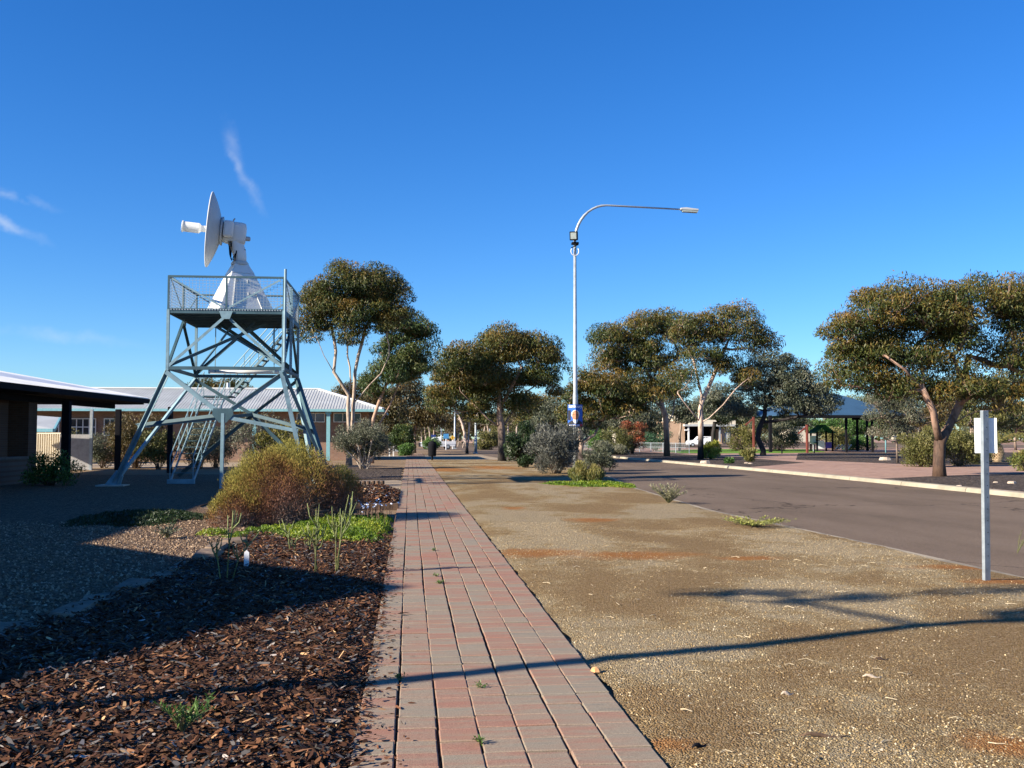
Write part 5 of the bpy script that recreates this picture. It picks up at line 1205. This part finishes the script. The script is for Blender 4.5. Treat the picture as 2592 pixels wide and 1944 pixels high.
bgtree('grey green slender tree left of the large right gum', 2270, 60, [(2230, 1040, 42, 38), (2275, 1010, 40, 35), (2300, 1060, 35, 38), (2240, 1090, 35, 22), (2290, 1100, 25, 20)], 54, pal=GREY, tbias=.45, z=KZ, rc=.6, per=190, leaf=(.18, .055), r0=.10, ytr=1110)
bgtree('rusty leafed sapling tree behind the large right gum', 2330, 72, [(2310, 1090, 30, 25), (2345, 1060, 35, 30), (2380, 1040, 40, 30)], 55, pal=BROWN, tbias=.8, z=KZ, rc=.7, per=150, leaf=(.24, .07))
bgtree('olive tree behind the large right gum crown', 2460, 80, [(2430, 1000, 60, 40), (2500, 1010, 60, 40), (2560, 990, 60, 45), (2480, 1060, 60, 30), (2560, 1060, 55, 30)], 56, pal=OLIVE, tbias=.25, z=KZ, rc=.9, per=190, leaf=(.28, .09), r0=.3)
bgtree('dark gum rising behind the long roof', 555, 112, [(520, 985, 35, 18), (570, 980, 45, 18), (610, 992, 30, 14)], 57, tbias=.5, r0=.2)
bgtree('brown gum behind the right hip of the long building', 925, 118, [(890, 1000, 35, 20), (935, 1000, 35, 22), (915, 1030, 40, 25)], 58, pal=BROWN, tbias=.6)
bgtree('far tree at the left of the road end', 1020, 165, [(1010, 1085, 40, 22), (1050, 1090, 40, 20)], 59, pal=BROWN, tbias=.5, rc=1.4, per=130)
bgtree('distant gum mass behind the shelter roof', 2300, 150, [(2180, 1030, 50, 25), (2250, 1020, 60, 30), (2330, 1030, 60, 30), (2400, 1060, 60, 30)], 60, pal=OLIVE, tbias=.25, z=KZ, rc=1.4, per=230)
bgtree('distant grey gum right of the palm', 2570, 120, [(2500, 1065, 60, 30), (2580, 1060, 60, 35), (2660, 1060, 60, 35)], 61, pal=GREY, tbias=.15, z=KZ, rc=1.2, per=230)
bgtree('distant brown scrub left of the shelter', 1840, 215, [(1700, 1080, 60, 25), (1790, 1060, 70, 28), (1880, 1070, 70, 28), (1960, 1085, 60, 22)], 62, pal=BROWN, tbias=.5, z=KZ, rc=1.9, per=150, leaf=(.5, .2))
bgtree('distant grey scrub behind the lamp', 1500, 205, [(1430, 1075, 60, 28), (1500, 1080, 60, 24), (1580, 1080, 60, 24), (1650, 1080, 50, 26)], 63, pal=GREY, tbias=.2, z=KZ, rc=1.8, per=150, leaf=(.5, .2))
# far woodland that closes the horizon: one mass nobody could count
rngw = np.random.default_rng(99); P = []; Cw = []
for k in range(520):
    x = rngw.uniform(-230, 330); Yw = rngw.uniform(235, 330); hh = rngw.uniform(4.5, 9.5)*(1.0 if x > -10 else .75); rr_ = rngw.uniform(2.5, 4.5); n = 90
    u = unit(n, rngw)*(rngw.random(n)**.35)[:, None]; P.append(np.array([x, Yw, hh*.55])+u*np.array([rr_, rr_, hh*.48])); Cw.append(palette((GREY, BROWN, OLIVE)[k % 3], .35+.2*u[:, 2]+rngw.normal(0, .15, n)))
P = np.concatenate(P); n = len(P); ax = unit(n, rngw)
tag(npmesh('far_woodland', leaf_quads(P, ax, rngw.uniform(.8, 1.8, n), rngw.uniform(.5, 1.1, n), rngw), 4, 'leaf', None, np.concatenate(Cw)), 'distant grey brown scrub woodland along the horizon', 'woodland', kind='stuff')
# thin trunks standing at the end of the road
rt2 = random.Random(77)
for k, px in enumerate((1068, 1078, 1087, 1160, 1172, 1225, 1238, 1262, 1289, 1308)):
    Yt = 185+rt2.uniform(-20, 25); b = V3(AT(px, 1100, Yt).x, Yt, 0)
    make_tree('scrub_gum', ['first', 'second', 'third', 'fourth', 'fifth', 'sixth', 'seventh', 'eighth', 'ninth', 'tenth'][k]+' thin pale trunk from the left at the road end', b, [[(px+rt2.uniform(-3, 3), 1095, 0), (px+rt2.uniform(-6, 6), 1075, 0)]],
        [(px, 1062, 22, 14)], Yt, 100+k, pal=BROWN, tbias=.5, rc=1.5, per=90, leaf=(.45, .18), r0=.2, stock=-3, bark=((.42, .34, .28), (.45, .37, .30)), group='thin trunks at the road end')
# ================================================================== SHRUBS AND SMALL PLANTS
# big wispy heath bush left of the path
def heath(name, label, c, rx, ry, h, n, seed):
    rng = np.random.default_rng(seed); c = Vector(c); t = thing(name, label, 'bush', c)
    u = unit(n, rng); u[:, 2] = np.abs(u[:, 2])*1.02-.02; u /= np.linalg.norm(u, axis=1, keepdims=True)
    lump = 1+.09*np.sin(u[:, 0]*5+1.3)*np.sin(u[:, 1]*4+.5)+.06*np.sin(u[:, 0]*13+u[:, 1]*7)*np.sin(u[:, 2]*11+2)+.025*rng.normal(size=n)
    r = np.where(rng.random(n) < .72, .80+.20*rng.random(n), .35+.5*rng.random(n))*lump
    r *= np.where(u[:, 2] < .30, .86+.14*u[:, 2]/.30, 1.)
    sc3 = np.array([rx, ry, h]); p = np.array(c)+u*sc3*r[:, None]
    p[:, 2] = np.maximum(p[:, 2], .03)
    hgt = p[:, 2]/h
    keep = rng.random(n) < np.clip(.22+1.25*hgt+.5*np.sin(u[:, 0]*3+2.2), .16, 1); p, u, r, hgt = p[keep], u[keep], r[keep], hgt[keep]; n = len(p)
    ax = u*.6+np.array([0, 0, .55])+rng.normal(0, .42, (n, 3)); ax /= np.linalg.norm(ax, axis=1, keepdims=True)
    L = rng.uniform(.03, .075, n); W = rng.uniform(.006, .012, n)
    V = leaf_quads(p, ax, L, W, rng, u*.8)
    e = np.clip(.06+1.02*hgt*r+.10*np.sin(u[:, 0]*7+u[:, 1]*4+1)+rng.normal(0, .10, n)+np.where(u[:, 0] < -.55, .28, 0), 0, 1)
    pal = [(.23, .19, .17), (.20, .13, .105), (.20, .095, .068), (.21, .10, .05), (.235, .135, .045), (.25, .19, .048), (.275, .245, .06)]
    npmesh('foliage', V, 4, 'twig', t, palette(pal, e)*rng.uniform(.65, 1.25, n)[:, None])
    m_ = MB(); rr = random.Random(seed)
    for _ in range(420):
        a = rr.uniform(0, 6.283); el = math.asin(rr.uniform(.12, 1)); f = rr.uniform(.55, .86)
        d = V3(math.cos(a)*math.cos(el)*rx, math.sin(a)*math.cos(el)*ry, math.sin(el)*h); b0 = c+V3(rr.gauss(0, .10), rr.gauss(0, .10), 0)
        e1 = c+d*f; mid = b0.lerp(e1, .5)+V3(0, 0, .06)+V3(rr.gauss(0, .04), rr.gauss(0, .04), 0)
        m_.tube([b0, mid, e1], [.010, .006, .003], 4, False)
    st_ = m_.build('stem', 'bark', t, smooth=True); setcol(st_, lambda co: np.tile(np.array((.30, .26, .22)), (len(co), 1)))
    return t
heath('heath_bush', 'large rounded wispy bush, olive above and reddish below, left of the path', V3(-2.42, 20.6, .0), 1.34, 1.36, 1.52, 110000, 3)
heath('heath_bush', 'lower reddish right shoulder of the large wispy bush', V3(-1.45, 21.4, .0), .70, .8, 1.05, 26000, 14)
bpy.data.objects['heath_bush']['category'] = 'bush'
heath('heath_bush', 'lower olive outlier bush hugging the left foot of the large wispy bush', V3(-3.15, 19.7, .0), .66, .6, .74, 22000, 4)
def groundcover(name, label, pts, n, seed, pal, L=(.05, .10), W=(.018, .035), h=.14, z0=.02, cat='ground cover', upr=.8):
    """pts: ellipses (x, y, rx, ry, height)"""
    rng = np.random.default_rng(seed); P = []; tot = sum(a*b for _, _, a, b, _ in pts)
    for x, y, rx, ry, hh in pts:
        m = int(n*rx*ry/tot); a = rng.uniform(0, 6.283, m); r = rng.random(m)**.5*(1+.12*np.sin(a*5+x)+.08*np.sin(a*9+y))
        zz = (1-np.clip(r, 0, 1)**3)*hh*(.55+.45*np.sin(r*9+a*3)**2)
        P.append(np.stack([x+rx*r*np.cos(a), y+ry*r*np.sin(a), z0+zz*rng.random(m)**.4], 1))
    P = np.concatenate(P); m = len(P)
    ax = unit(m, rng)*.8+np.array([0, 0, upr]); ax /= np.linalg.norm(ax, axis=1, keepdims=True)
    V = leaf_quads(P, ax, rng.uniform(*L, m), rng.uniform(*W, m), rng)
    lum = .45+.25*np.sin(P[:, 0]*4.3+P[:, 1]*2)+rng.normal(0, .2, m)
    o = npmesh(name, V, 4, 'leaf', None, palette(pal, lum)*rng.uniform(.75, 1.3, m)[:, None]); return tag(o, label, cat, kind='stuff')
LIME = [(0.055, 0.105, 0.007), (0.111, 0.184, 0.01), (0.189, 0.258, 0.018), (0.3, 0.295, 0.026)]
groundcover('ground_cover', 'bright green ground cover spreading below the large wispy bush', [(-1.35, 16.9, 1.0, 1.3, .20), (-2.2, 17.5, .8, 1.0, .18), (-.75, 18.0, .42, 1.7, .2), (-1.3, 19.6, .9, 1.5, .18), (-.62, 20.2, .3, 1.5, .15), (-3.3, 17.9, .28, .3, .12), (-.8, 16.4, .45, .9, .16)], 30000, 6, LIME, (.035, .075), (.012, .026))
groundcover('shaded_ground_cover', 'round mat of ground cover in the shaded gravel, coloured dark for shade', [(-5.4, 21.4, 1.3, 1.9, .16)], 6000, 7, [(.012, .028, .008), (.02, .04, .012), (.03, .055, .018), (.04, .07, .025)], (.05, .1), (.02, .035))  # leaf palette darkened, so the mat's shade sits in its colour
groundcover('creeping_ground_cover', 'flat green creeping plant around the small bush by the road', [(6.35, 35.0, 1.35, 1.7, .14), (5.3, 35.8, .7, 1.0, .1), (7.0, 33.8, .45, .9, .08)], 7000, 8, LIME, (.06, .13), (.025, .05))
# white daisies on the ground cover
dz = thing('daisy_clump', 'clump of small white daisies beside the ground cover', 'flowers', (-.85, 20.9, 0)); rd = random.Random(9)
m_ = MB()
for k in range(46):
    x, y, z = -.72+rd.gauss(0, .2), 20.6+rd.gauss(0, .7), .26+rd.uniform(0, .16); r_ = rd.uniform(.012, .024)
    m_.lathe([(0, r_*.3), (.006, r_), (.010, r_*.4)], (x, y, z), (rd.gauss(0, .4), -.6+rd.gauss(0, .3), .8), 7)
m_.build('blossoms', 'print_white', dz)['kind'] = 'stuff'
m_ = MB()
for k in range(60): x, y = -.72+rd.gauss(0, .2), 20.6+rd.gauss(0, .7); m_.tube([(x, y, .02), (x+rd.gauss(0, .04), y, .24+rd.uniform(0, .08))], .004, 3, False)
st_ = m_.build('stalks', 'bark', dz); st_['kind'] = 'stuff'; setcol(st_, lambda co: np.tile(np.array((.16, .09, .06)), (len(co), 1)))
# upright saplings in the mulch
def sapling(name, label, base, stems, seed, col=(.20, .24, .09), leafs=26):
    rng = np.random.default_rng(seed); rr = random.Random(seed); t = thing(name, label, 'sapling', base); b = Vector(base); m_ = MB(); P = []; A = []
    for (dx, dy, lx, ly, h) in stems:
        a = b+V3(dx, dy, -.02); e = b+V3(dx+lx, dy+ly, h); mid = a.lerp(e, .5)+V3(-lx*.25, 0, 0)
        chains = [[a, mid, e]]
        for k in range(5):
            f = rr.uniform(.35, .75); s = a.lerp(mid, f*2) if f < .5 else mid.lerp(e, f*2-1); s2 = s+V3(rr.uniform(-.12, .12), rr.uniform(-.06, .06), h*rr.uniform(.22, .42)); chains.append([s, s.lerp(s2, .5)+V3((s2.x-s.x)*.25, 0, -.01), s2])
        for ch in chains:
            m_.tube(ch, [.009, .007, .004], 5)
            for k in range(leafs):
                f = rr.random(); q = ch[0].lerp(ch[1], f*2) if f < .5 else ch[1].lerp(ch[2], f*2-1); P.append(tuple(q)); A.append((rr.gauss(0, .5), rr.gauss(0, .5), .8))
    s_ = m_.build('stem', 'bark', t, smooth=True); setcol(s_, lambda co: np.tile(np.array(col), (len(co), 1)))
    P = np.array(P); A = np.array(A); A /= np.linalg.norm(A, axis=1, keepdims=True); n = len(P)
    npmesh('foliage', leaf_quads(P+A*.012, A, rng.uniform(.02, .04, n), rng.uniform(.006, .012, n), rng), 4, 'leaf', t, palette(OLIVE, rng.uniform(.2, .9, n))*1.25); return t
sapling('sapling', 'pair of upright green saplings in the mulch beside the path', V3(-.98, 12.35, .09), [(-.12, 0, .04, 0, .78), (.14, .05, .12, .02, .88), (.12, 0, .24, 0, .80), (-.1, .02, -.12, 0, .55), (.12, .02, -.02, 0, .66)], 1)
sapling('sapling', 'sparse sapling standing in the shaded mulch near the stone edging', V3(-1.98, 11.55, .08), [(0, 0, .08, 0, .78), (-.06, 0, -.16, 0, .5), (.05, 0, .30, .05, .55)], 2, leafs=12)
sapling('sapling', 'small sapling behind the white plant tag', V3(-1.62, 14.4, .08), [(0, 0, -.12, 0, .45), (.05, 0, .05, 0, .25), (.26, 0, .02, 0, .2)], 3, leafs=12)
# small leafy plants
def leafy(name, label, base, n, r, h, seed, pal, L, W, cat='plant'):
    rng = np.random.default_rng(seed); t = thing(name, label, cat, base); b = np.array(base); a = rng.uniform(0, 6.283, n); k = max(4, n//14); m_ = MB(); P = []; A = []
    for i in range(k):
        an = rng.uniform(0, 6.283); e = b+np.array([math.cos(an)*r*rng.uniform(.3, 1), math.sin(an)*r*rng.uniform(.3, 1), h*rng.uniform(.5, 1)]); m_.tube([Vector(b), Vector((b+e)/2)+V3(0, 0, h*.1), Vector(e)], [.005, .004, .002], 4, False)
        for j in range(14): f = rng.uniform(.25, 1); P.append(b+(e-b)*f+np.array([0, 0, h*.1*math.sin(f*3.14)])); A.append(rng.normal(size=3)*.7+np.array([0, 0, .5])+(e-b)/(np.linalg.norm(e-b)+1e-6)*.4)
    s_ = m_.build('stem', 'bark', t); setcol(s_, lambda co: np.tile(np.array((.14, .15, .06)), (len(co), 1)))
    P = np.array(P); A = np.array(A); A /= np.linalg.norm(A, axis=1, keepdims=True); n = len(P)
    npmesh('foliage', leaf_quads(P+A*.02, A, rng.uniform(*L, n), rng.uniform(*W, n), rng), 4, 'leaf', t, palette(pal, rng.uniform(.1, .9, n))); return t
leafy('young_plant', 'young green plant growing from the bark chips by the frame bottom', V3(-1.18, 5.62, .11), 220, .20, .17, 11, GREEN, (.025, .055), (.006, .012))
for i, (px, py, lab, n) in enumerate(((1113, 1478, 'green weed tuft in the middle joint of the brick path', 120), (1106, 1460, 'tiny weed just beyond the weed tuft in the path joint', 60), (1220, 1882, 'tiny weed in the brick joint at the frame bottom', 40), (1013, 1722, 'tiny weed in the left brick joint near the pole shadow', 50), (1216, 1742, 'tiny weed in a brick joint beside the pole shadow', 30), (1095, 1395, 'tiny weed in the brick joint by the ground cover', 40))):
    g = G(px, py, .03); leafy('weed', lab, g, n, .05, .03, 20+i, GREEN, (.012, .03), (.004, .009), 'weed')
leafy('dry_weed', 'sparse dry weed on the road edge in front of the creeping plant', G(1692, 1274, .03), 900, .5, .5, 31, [(.12, .13, .07), (.2, .2, .11), (.30, .28, .16), (.42, .36, .22)], (.05, .11), (.012, .022), 'weed')
leafy('yellow_weeds', 'patch of low yellow green weeds on the near road edge', G(1905, 1332, .03), 900, .85, .16, 32, [(.12, .14, .03), (.2, .22, .04), (.30, .30, .07), (.40, .36, .12)], (.03, .07), (.012, .024), 'weed')
leafy('dry_twig_plant', 'thin dry stalked plant on the road shoulder at far right', G(2575, 1400, .03), 60, .3, .35, 33, OLIVE, (.02, .04), (.004, .008), 'weed')
leafy('small_grey_plant', 'low grey leafed plant at the left foot of the ground cover', V3(-3.9, 17.2, .03), 260, .25, .2, 34, GREY, (.04, .08), (.02, .035))
# shrubs along the street
make_shrub('grey_green_shrub', 'grey green shrub with white stems in the dark mulch left of the path', G(922, 1188), 1.72, 1.5, 2.55, 15000, 1, GREY, (.15, .03), 8, (.62, .55, .47), rc=.42, tbias=.42, low=.28, stem_r=.035)
make_shrub('silver_shrub', 'grey silvery shrub at the foot of the tall street lamp', V3(6.55, 46, 0), 1.45, 1.4, 2.45, 14000, 2, [(.055, .06, .05), (.10, .105, .085), (.16, .16, .13), (.25, .24, .20)], (.13, .035), 9, (.2, .17, .14), rc=.40, tbias=.40, low=.06)
make_shrub('silver_shrub', 'smaller grey shrub just right of the tall street lamp', V3(9.3, 50, 0), .9, .9, 1.5, 6000, 12, GREY, (.13, .035), 6, (.2, .17, .14), rc=.35, tbias=.3, low=.05)
make_shrub('glossy_shrub', 'dark green shrub with glossy leaves left of the silver shrub', V3(AT(1330, 1150, 56).x, 56, 0), 1.1, 1.1, 2.5, 10000, 3, [(.016, .035, .012), (.03, .055, .018), (.05, .08, .03), (.30, .32, .24)], (.15, .06), 6, (.12, .09, .07), rc=.38, tbias=.3, low=.06)
make_shrub('small_bush', 'small yellow green bush with pale tips at the lamp foot', G(1482, 1222), .66, .6, .74, 6500, 4, FROND, (.14, .024), 6, (.2, .2, .1), rc=.24, tbias=.75, low=.05, upright=1.1)
make_shrub('round_bush', 'round clipped green bush behind the litter bin', V3(AT(1092, 1130, 101).x, 101, 0), 1.15, 1.1, 1.75, 4500, 5, GREEN, (.13, .05), 5, (.2, .15, .1), rc=.35, tbias=.55, low=.3)
make_shrub('flowering_shrub', 'tall dark shrub with yellow flower heads left of the far path', V3(AT(1020, 1130, 98).x, 98, 0), 1.5, 1.5, 3.0, 6000, 6, [(.03, .055, .014), (.05, .08, .02), (.09, .11, .02), (.55, .34, .02)], (.22, .08), 6, (.15, .12, .09), rc=.55, tbias=.28)
make_shrub('green_shrub', 'low bright green shrub beneath the yellow flowering shrub', V3(AT(1030, 1140, 94).x, 94, 0), .95, .9, 1.15, 3500, 7, GREEN, (.16, .06), 5, (.15, .12, .09), rc=.4, tbias=.45, low=.05)
make_shrub('rounded_shrub', 'pale green rounded shrub on the far side of the road bend', V3(AT(1232, 1115, 140).x, 140, 0), 2.2, 2, 2.6, 4500, 8, OLIVE, (.28, .1), 5, (.2, .15, .1), rc=.7, tbias=.5, low=.05)
# shrubs by the left buildings
for i, (px, Y, rx, h, n, pal, tb, lab) in enumerate(((262, 58, 1.5, 2.0, 6500, GREY, .35, 'grey shrub right of the grey fence panel'), (345, 57, 1.7, 3.2, 9000, BROWN, .65, 'tall brown olive shrub left of the tower stairs'), (400, 55.5, 1.2, 2.2, 6000, OLIVE, .35, 'green shrub just behind the tower stairs'), (505, 56, 1.4, 2.6, 5500, GREY, .4, 'grey twiggy shrub seen through the tower legs'), (545, 58, 1.2, 2.4, 4500, GREY, .5, 'second twiggy shrub behind the tower column'),
        (655, 60, 1.9, 3.3, 6000, GREY, .5, 'sparse grey shrub in front of the aqua verandah post'), (722, 58, 1.7, 2.6, 3500, [(.05, .06, .015), (.10, .10, .02), (.17, .15, .03), (.26, .20, .04)], .5, 'open yellow leaved shrub behind the right tower legs'), (190, 62, .9, 2.3, 2500, OLIVE, .6, 'small shrub glimpsed above the grey fence panel'))):
    b = V3(AT(px, 1150, Y).x, Y, 0); make_shrub('garden_shrub', lab, b, rx, rx*.9, h, n, 60+i, pal, (.14, .045) if i != 6 else (.18, .09), 6, (.16, .12, .09), tbias=tb, low=.12, rc=.45)
make_shrub('dark_shrub', 'dark shrub in deep shade in front of the low brick wall', V3(-12.2, 36.5, 0), 1.0, 1.0, 1.2, 3500, 71, GREEN, (.12, .04), 5, (.1, .08, .06), tbias=.2, low=.05)
# shrubs on the right
for i, (px, Y, rx, h, n, pal, tb, lab) in enumerate(((1560, 95, 1.9, 2.7, 5000, OLIVE, .3, 'dark olive shrub across the road right of the lamp'), (1600, 97, 1.7, 3.6, 4500, [(.06, .06, .02), (.10, .08, .03), (.22, .07, .03), (.38, .08, .03)], .55, 'shrub with red flower tips across the road'), (1518, 99, 1.5, 2.6, 4000, GREEN, .5, 'bright green weeping shrub right of the lamp pole'), (1560, 91, 1.3, .9, 2500, GREY, .5, 'low silver shrub at the foot of the olive shrub'), (1658, 118, 2.0, 3.0, 3500, [(.02, .07, .03), (.04, .11, .06), (.07, .15, .08), (.1, .2, .1)], .4, 'bluish green shrub behind the low wire fence'),
        (1800, 71, .72, 1.45, 3500, [(.16, .18, .02), (.24, .26, .03), (.32, .33, .05), (.40, .38, .08)], .5, 'lime yellow shrub right of the blackened gum foot'), (1893, 64, .62, .95, 2200, FROND, .8, 'spiky grey yellow plant in the dark mulch bed'), (1845, 60, .3, .3, 700, GREEN, .3, 'tiny dark plant in the middle of the mulch bed'), (1875, 118, 2.3, 3.0, 4500, OLIVE, .6, 'rounded olive shrub left of the first red post'), (1975, 120, 3.0, 3.0, 5500, GREY, .5, 'wide grey green shrub between the red posts'),
        (2115, 122, 1.9, 2.8, 3500, OLIVE, .7, 'yellow green shrub behind the play tower'), (2165, 124, 2.6, 1.7, 3500, GREEN, .35, 'low dark green hedge under the shelter'), (2330, 52, 1.35, 2.1, 7000, OLIVE, .30, 'fine leaved green shrub left of the large gum trunk'), (2425, 53, 1.5, 1.9, 7000, OLIVE, .25, 'fine leaved green shrub right of the large gum trunk'), (2470, 57, 1.4, 1.9, 5000, OLIVE, .4, 'olive shrub behind the white sign plate'), (2590, 45, .7, 1.0, 1800, FROND, .6, 'leggy pale green plant at the right frame edge'))):
    b = V3(AT(px, 1150, Y).x, Y, KZ); sz = .12*max(1, Y/70)
    make_shrub('street_shrub', lab, b, rx, rx*.9, h, n, 80+i, pal, (sz*1.3, sz*.38), 6, (.2, .16, .12), tbias=tb, low=.04, rc=max(.25, rx*.30))
# stubby palm with a pineapple trunk
pb = G(2526, 1170, KZ); pt = thing('palm', 'stubby palm with pineapple patterned trunk behind the sign post', 'palm', pb)
m_ = MB(); m_.lathe([(0, .22), (.15, .30), (.55, .37), (.95, .30), (1.15, .18)], pb, n=16); m_.build('trunk', plain('palm_trunk', (.17, .10, .06), .9, var=.3), pt)
m_ = MB(); rr = random.Random(3)
for j in range(11):
    z = .08+j*.095; r_ = float(np.interp(z, [0, .15, .55, .95, 1.15], [.22, .30, .37, .30, .18])); nn = 15
    for k in range(nn):
        a = 2*math.pi*(k+.5*(j % 2))/nn; p = pb+V3(math.cos(a)*r_, math.sin(a)*r_, z); m_.box(p, (.07, .11, .055), a, None)
m_.build('leaf_bases', plain('leaf_base', (.46, .34, .20), .9, var=.35, scale=12), pt)['kind'] = 'stuff'
rngp = np.random.default_rng(12)
for k in range(18):
    a = 2*math.pi*k/18+rr.uniform(-.15, .15); el = rr.uniform(.25, 1.25); L = rr.uniform(2.0, 2.7); pts = []
    for i in range(9):
        f = i/8; rr_ = L*f; pts.append(pb+V3(math.cos(a)*rr_*math.cos(el*(1-.3*f)), math.sin(a)*rr_*math.cos(el*(1-.3*f)), 1.1+math.sin(el)*rr_*(1-.62*f)))
    m_ = MB(); m_.tube(pts, [.03, .026, .022, .018, .015, .012, .009, .006, .003], 5); fr0 = m_.build('frond', plain('frond_stalk', (.22, .17, .05), .7) if k == 0 else bpy.data.materials['frond_stalk'], pt, smooth=True)
    P = []; A = []
    for i in range(120):
        f = rr.uniform(.12, 1); j = min(7, int(f*8)); q = pts[j].lerp(pts[j+1], f*8-j); d = (pts[j+1]-pts[j]).normalized(); s = d.cross(V3(0, 0, 1)).normalized()*(1 if i % 2 else -1); w_ = (s*.9+d*.5+V3(0, 0, -.15+rr.gauss(0, .1))).normalized(); P.append(tuple(q+w_*.14)); A.append(tuple(w_))
    P = np.array(P); A = np.array(A); n = len(P); npmesh('leaflets', leaf_quads(P, A, rngp.uniform(.24, .36, n), rngp.uniform(.02, .035, n), rngp), 4, 'leaf', fr0, palette(FROND, rngp.uniform(.45, 1, n))*1.3)
# rubble stones on the dark mulch
for i, (px, py, s, lab) in enumerate(((2561, 1224, .12, 'pale rock in the mulch near the right edge'), (2520, 1222, .07, 'small pale stone left of the pale rock'), (2427, 1231, .07, 'small pale stone in the mulch below the large gum'), (1785, 1173, .28, 'flat tan rock at the kerb below the blackened gum'), (1889, 1173, .10, 'left of two white stones in the mulch bed'), (1900, 1174, .10, 'right of two white stones in the mulch bed'), (2240, 1165, .35, 'long flat orange rock in the dark mulch left of the large gum'))):
    g = G(px, py, KZ); m_ = MB(); rr = random.Random(i); n = 8; ring = [(math.cos(6.283*k/n)*s*rr.uniform(.8, 1.2)*1.3, math.sin(6.283*k/n)*s*rr.uniform(.8, 1.2)) for k in range(n)]
    m_.add([(g.x+x, g.y+y, KZ-.01) for x, y in ring]+[(g.x+x*.8, g.y+y*.8, KZ+s*.55*rr.uniform(.8, 1.2)) for x, y in ring], [(k, (k+1) % n, n+(k+1) % n, n+k) for k in range(n)]+[tuple(range(n, 2*n))]); tag(m_.build('rock', 'stone_pale', at=g, smooth=False), lab, 'rock')
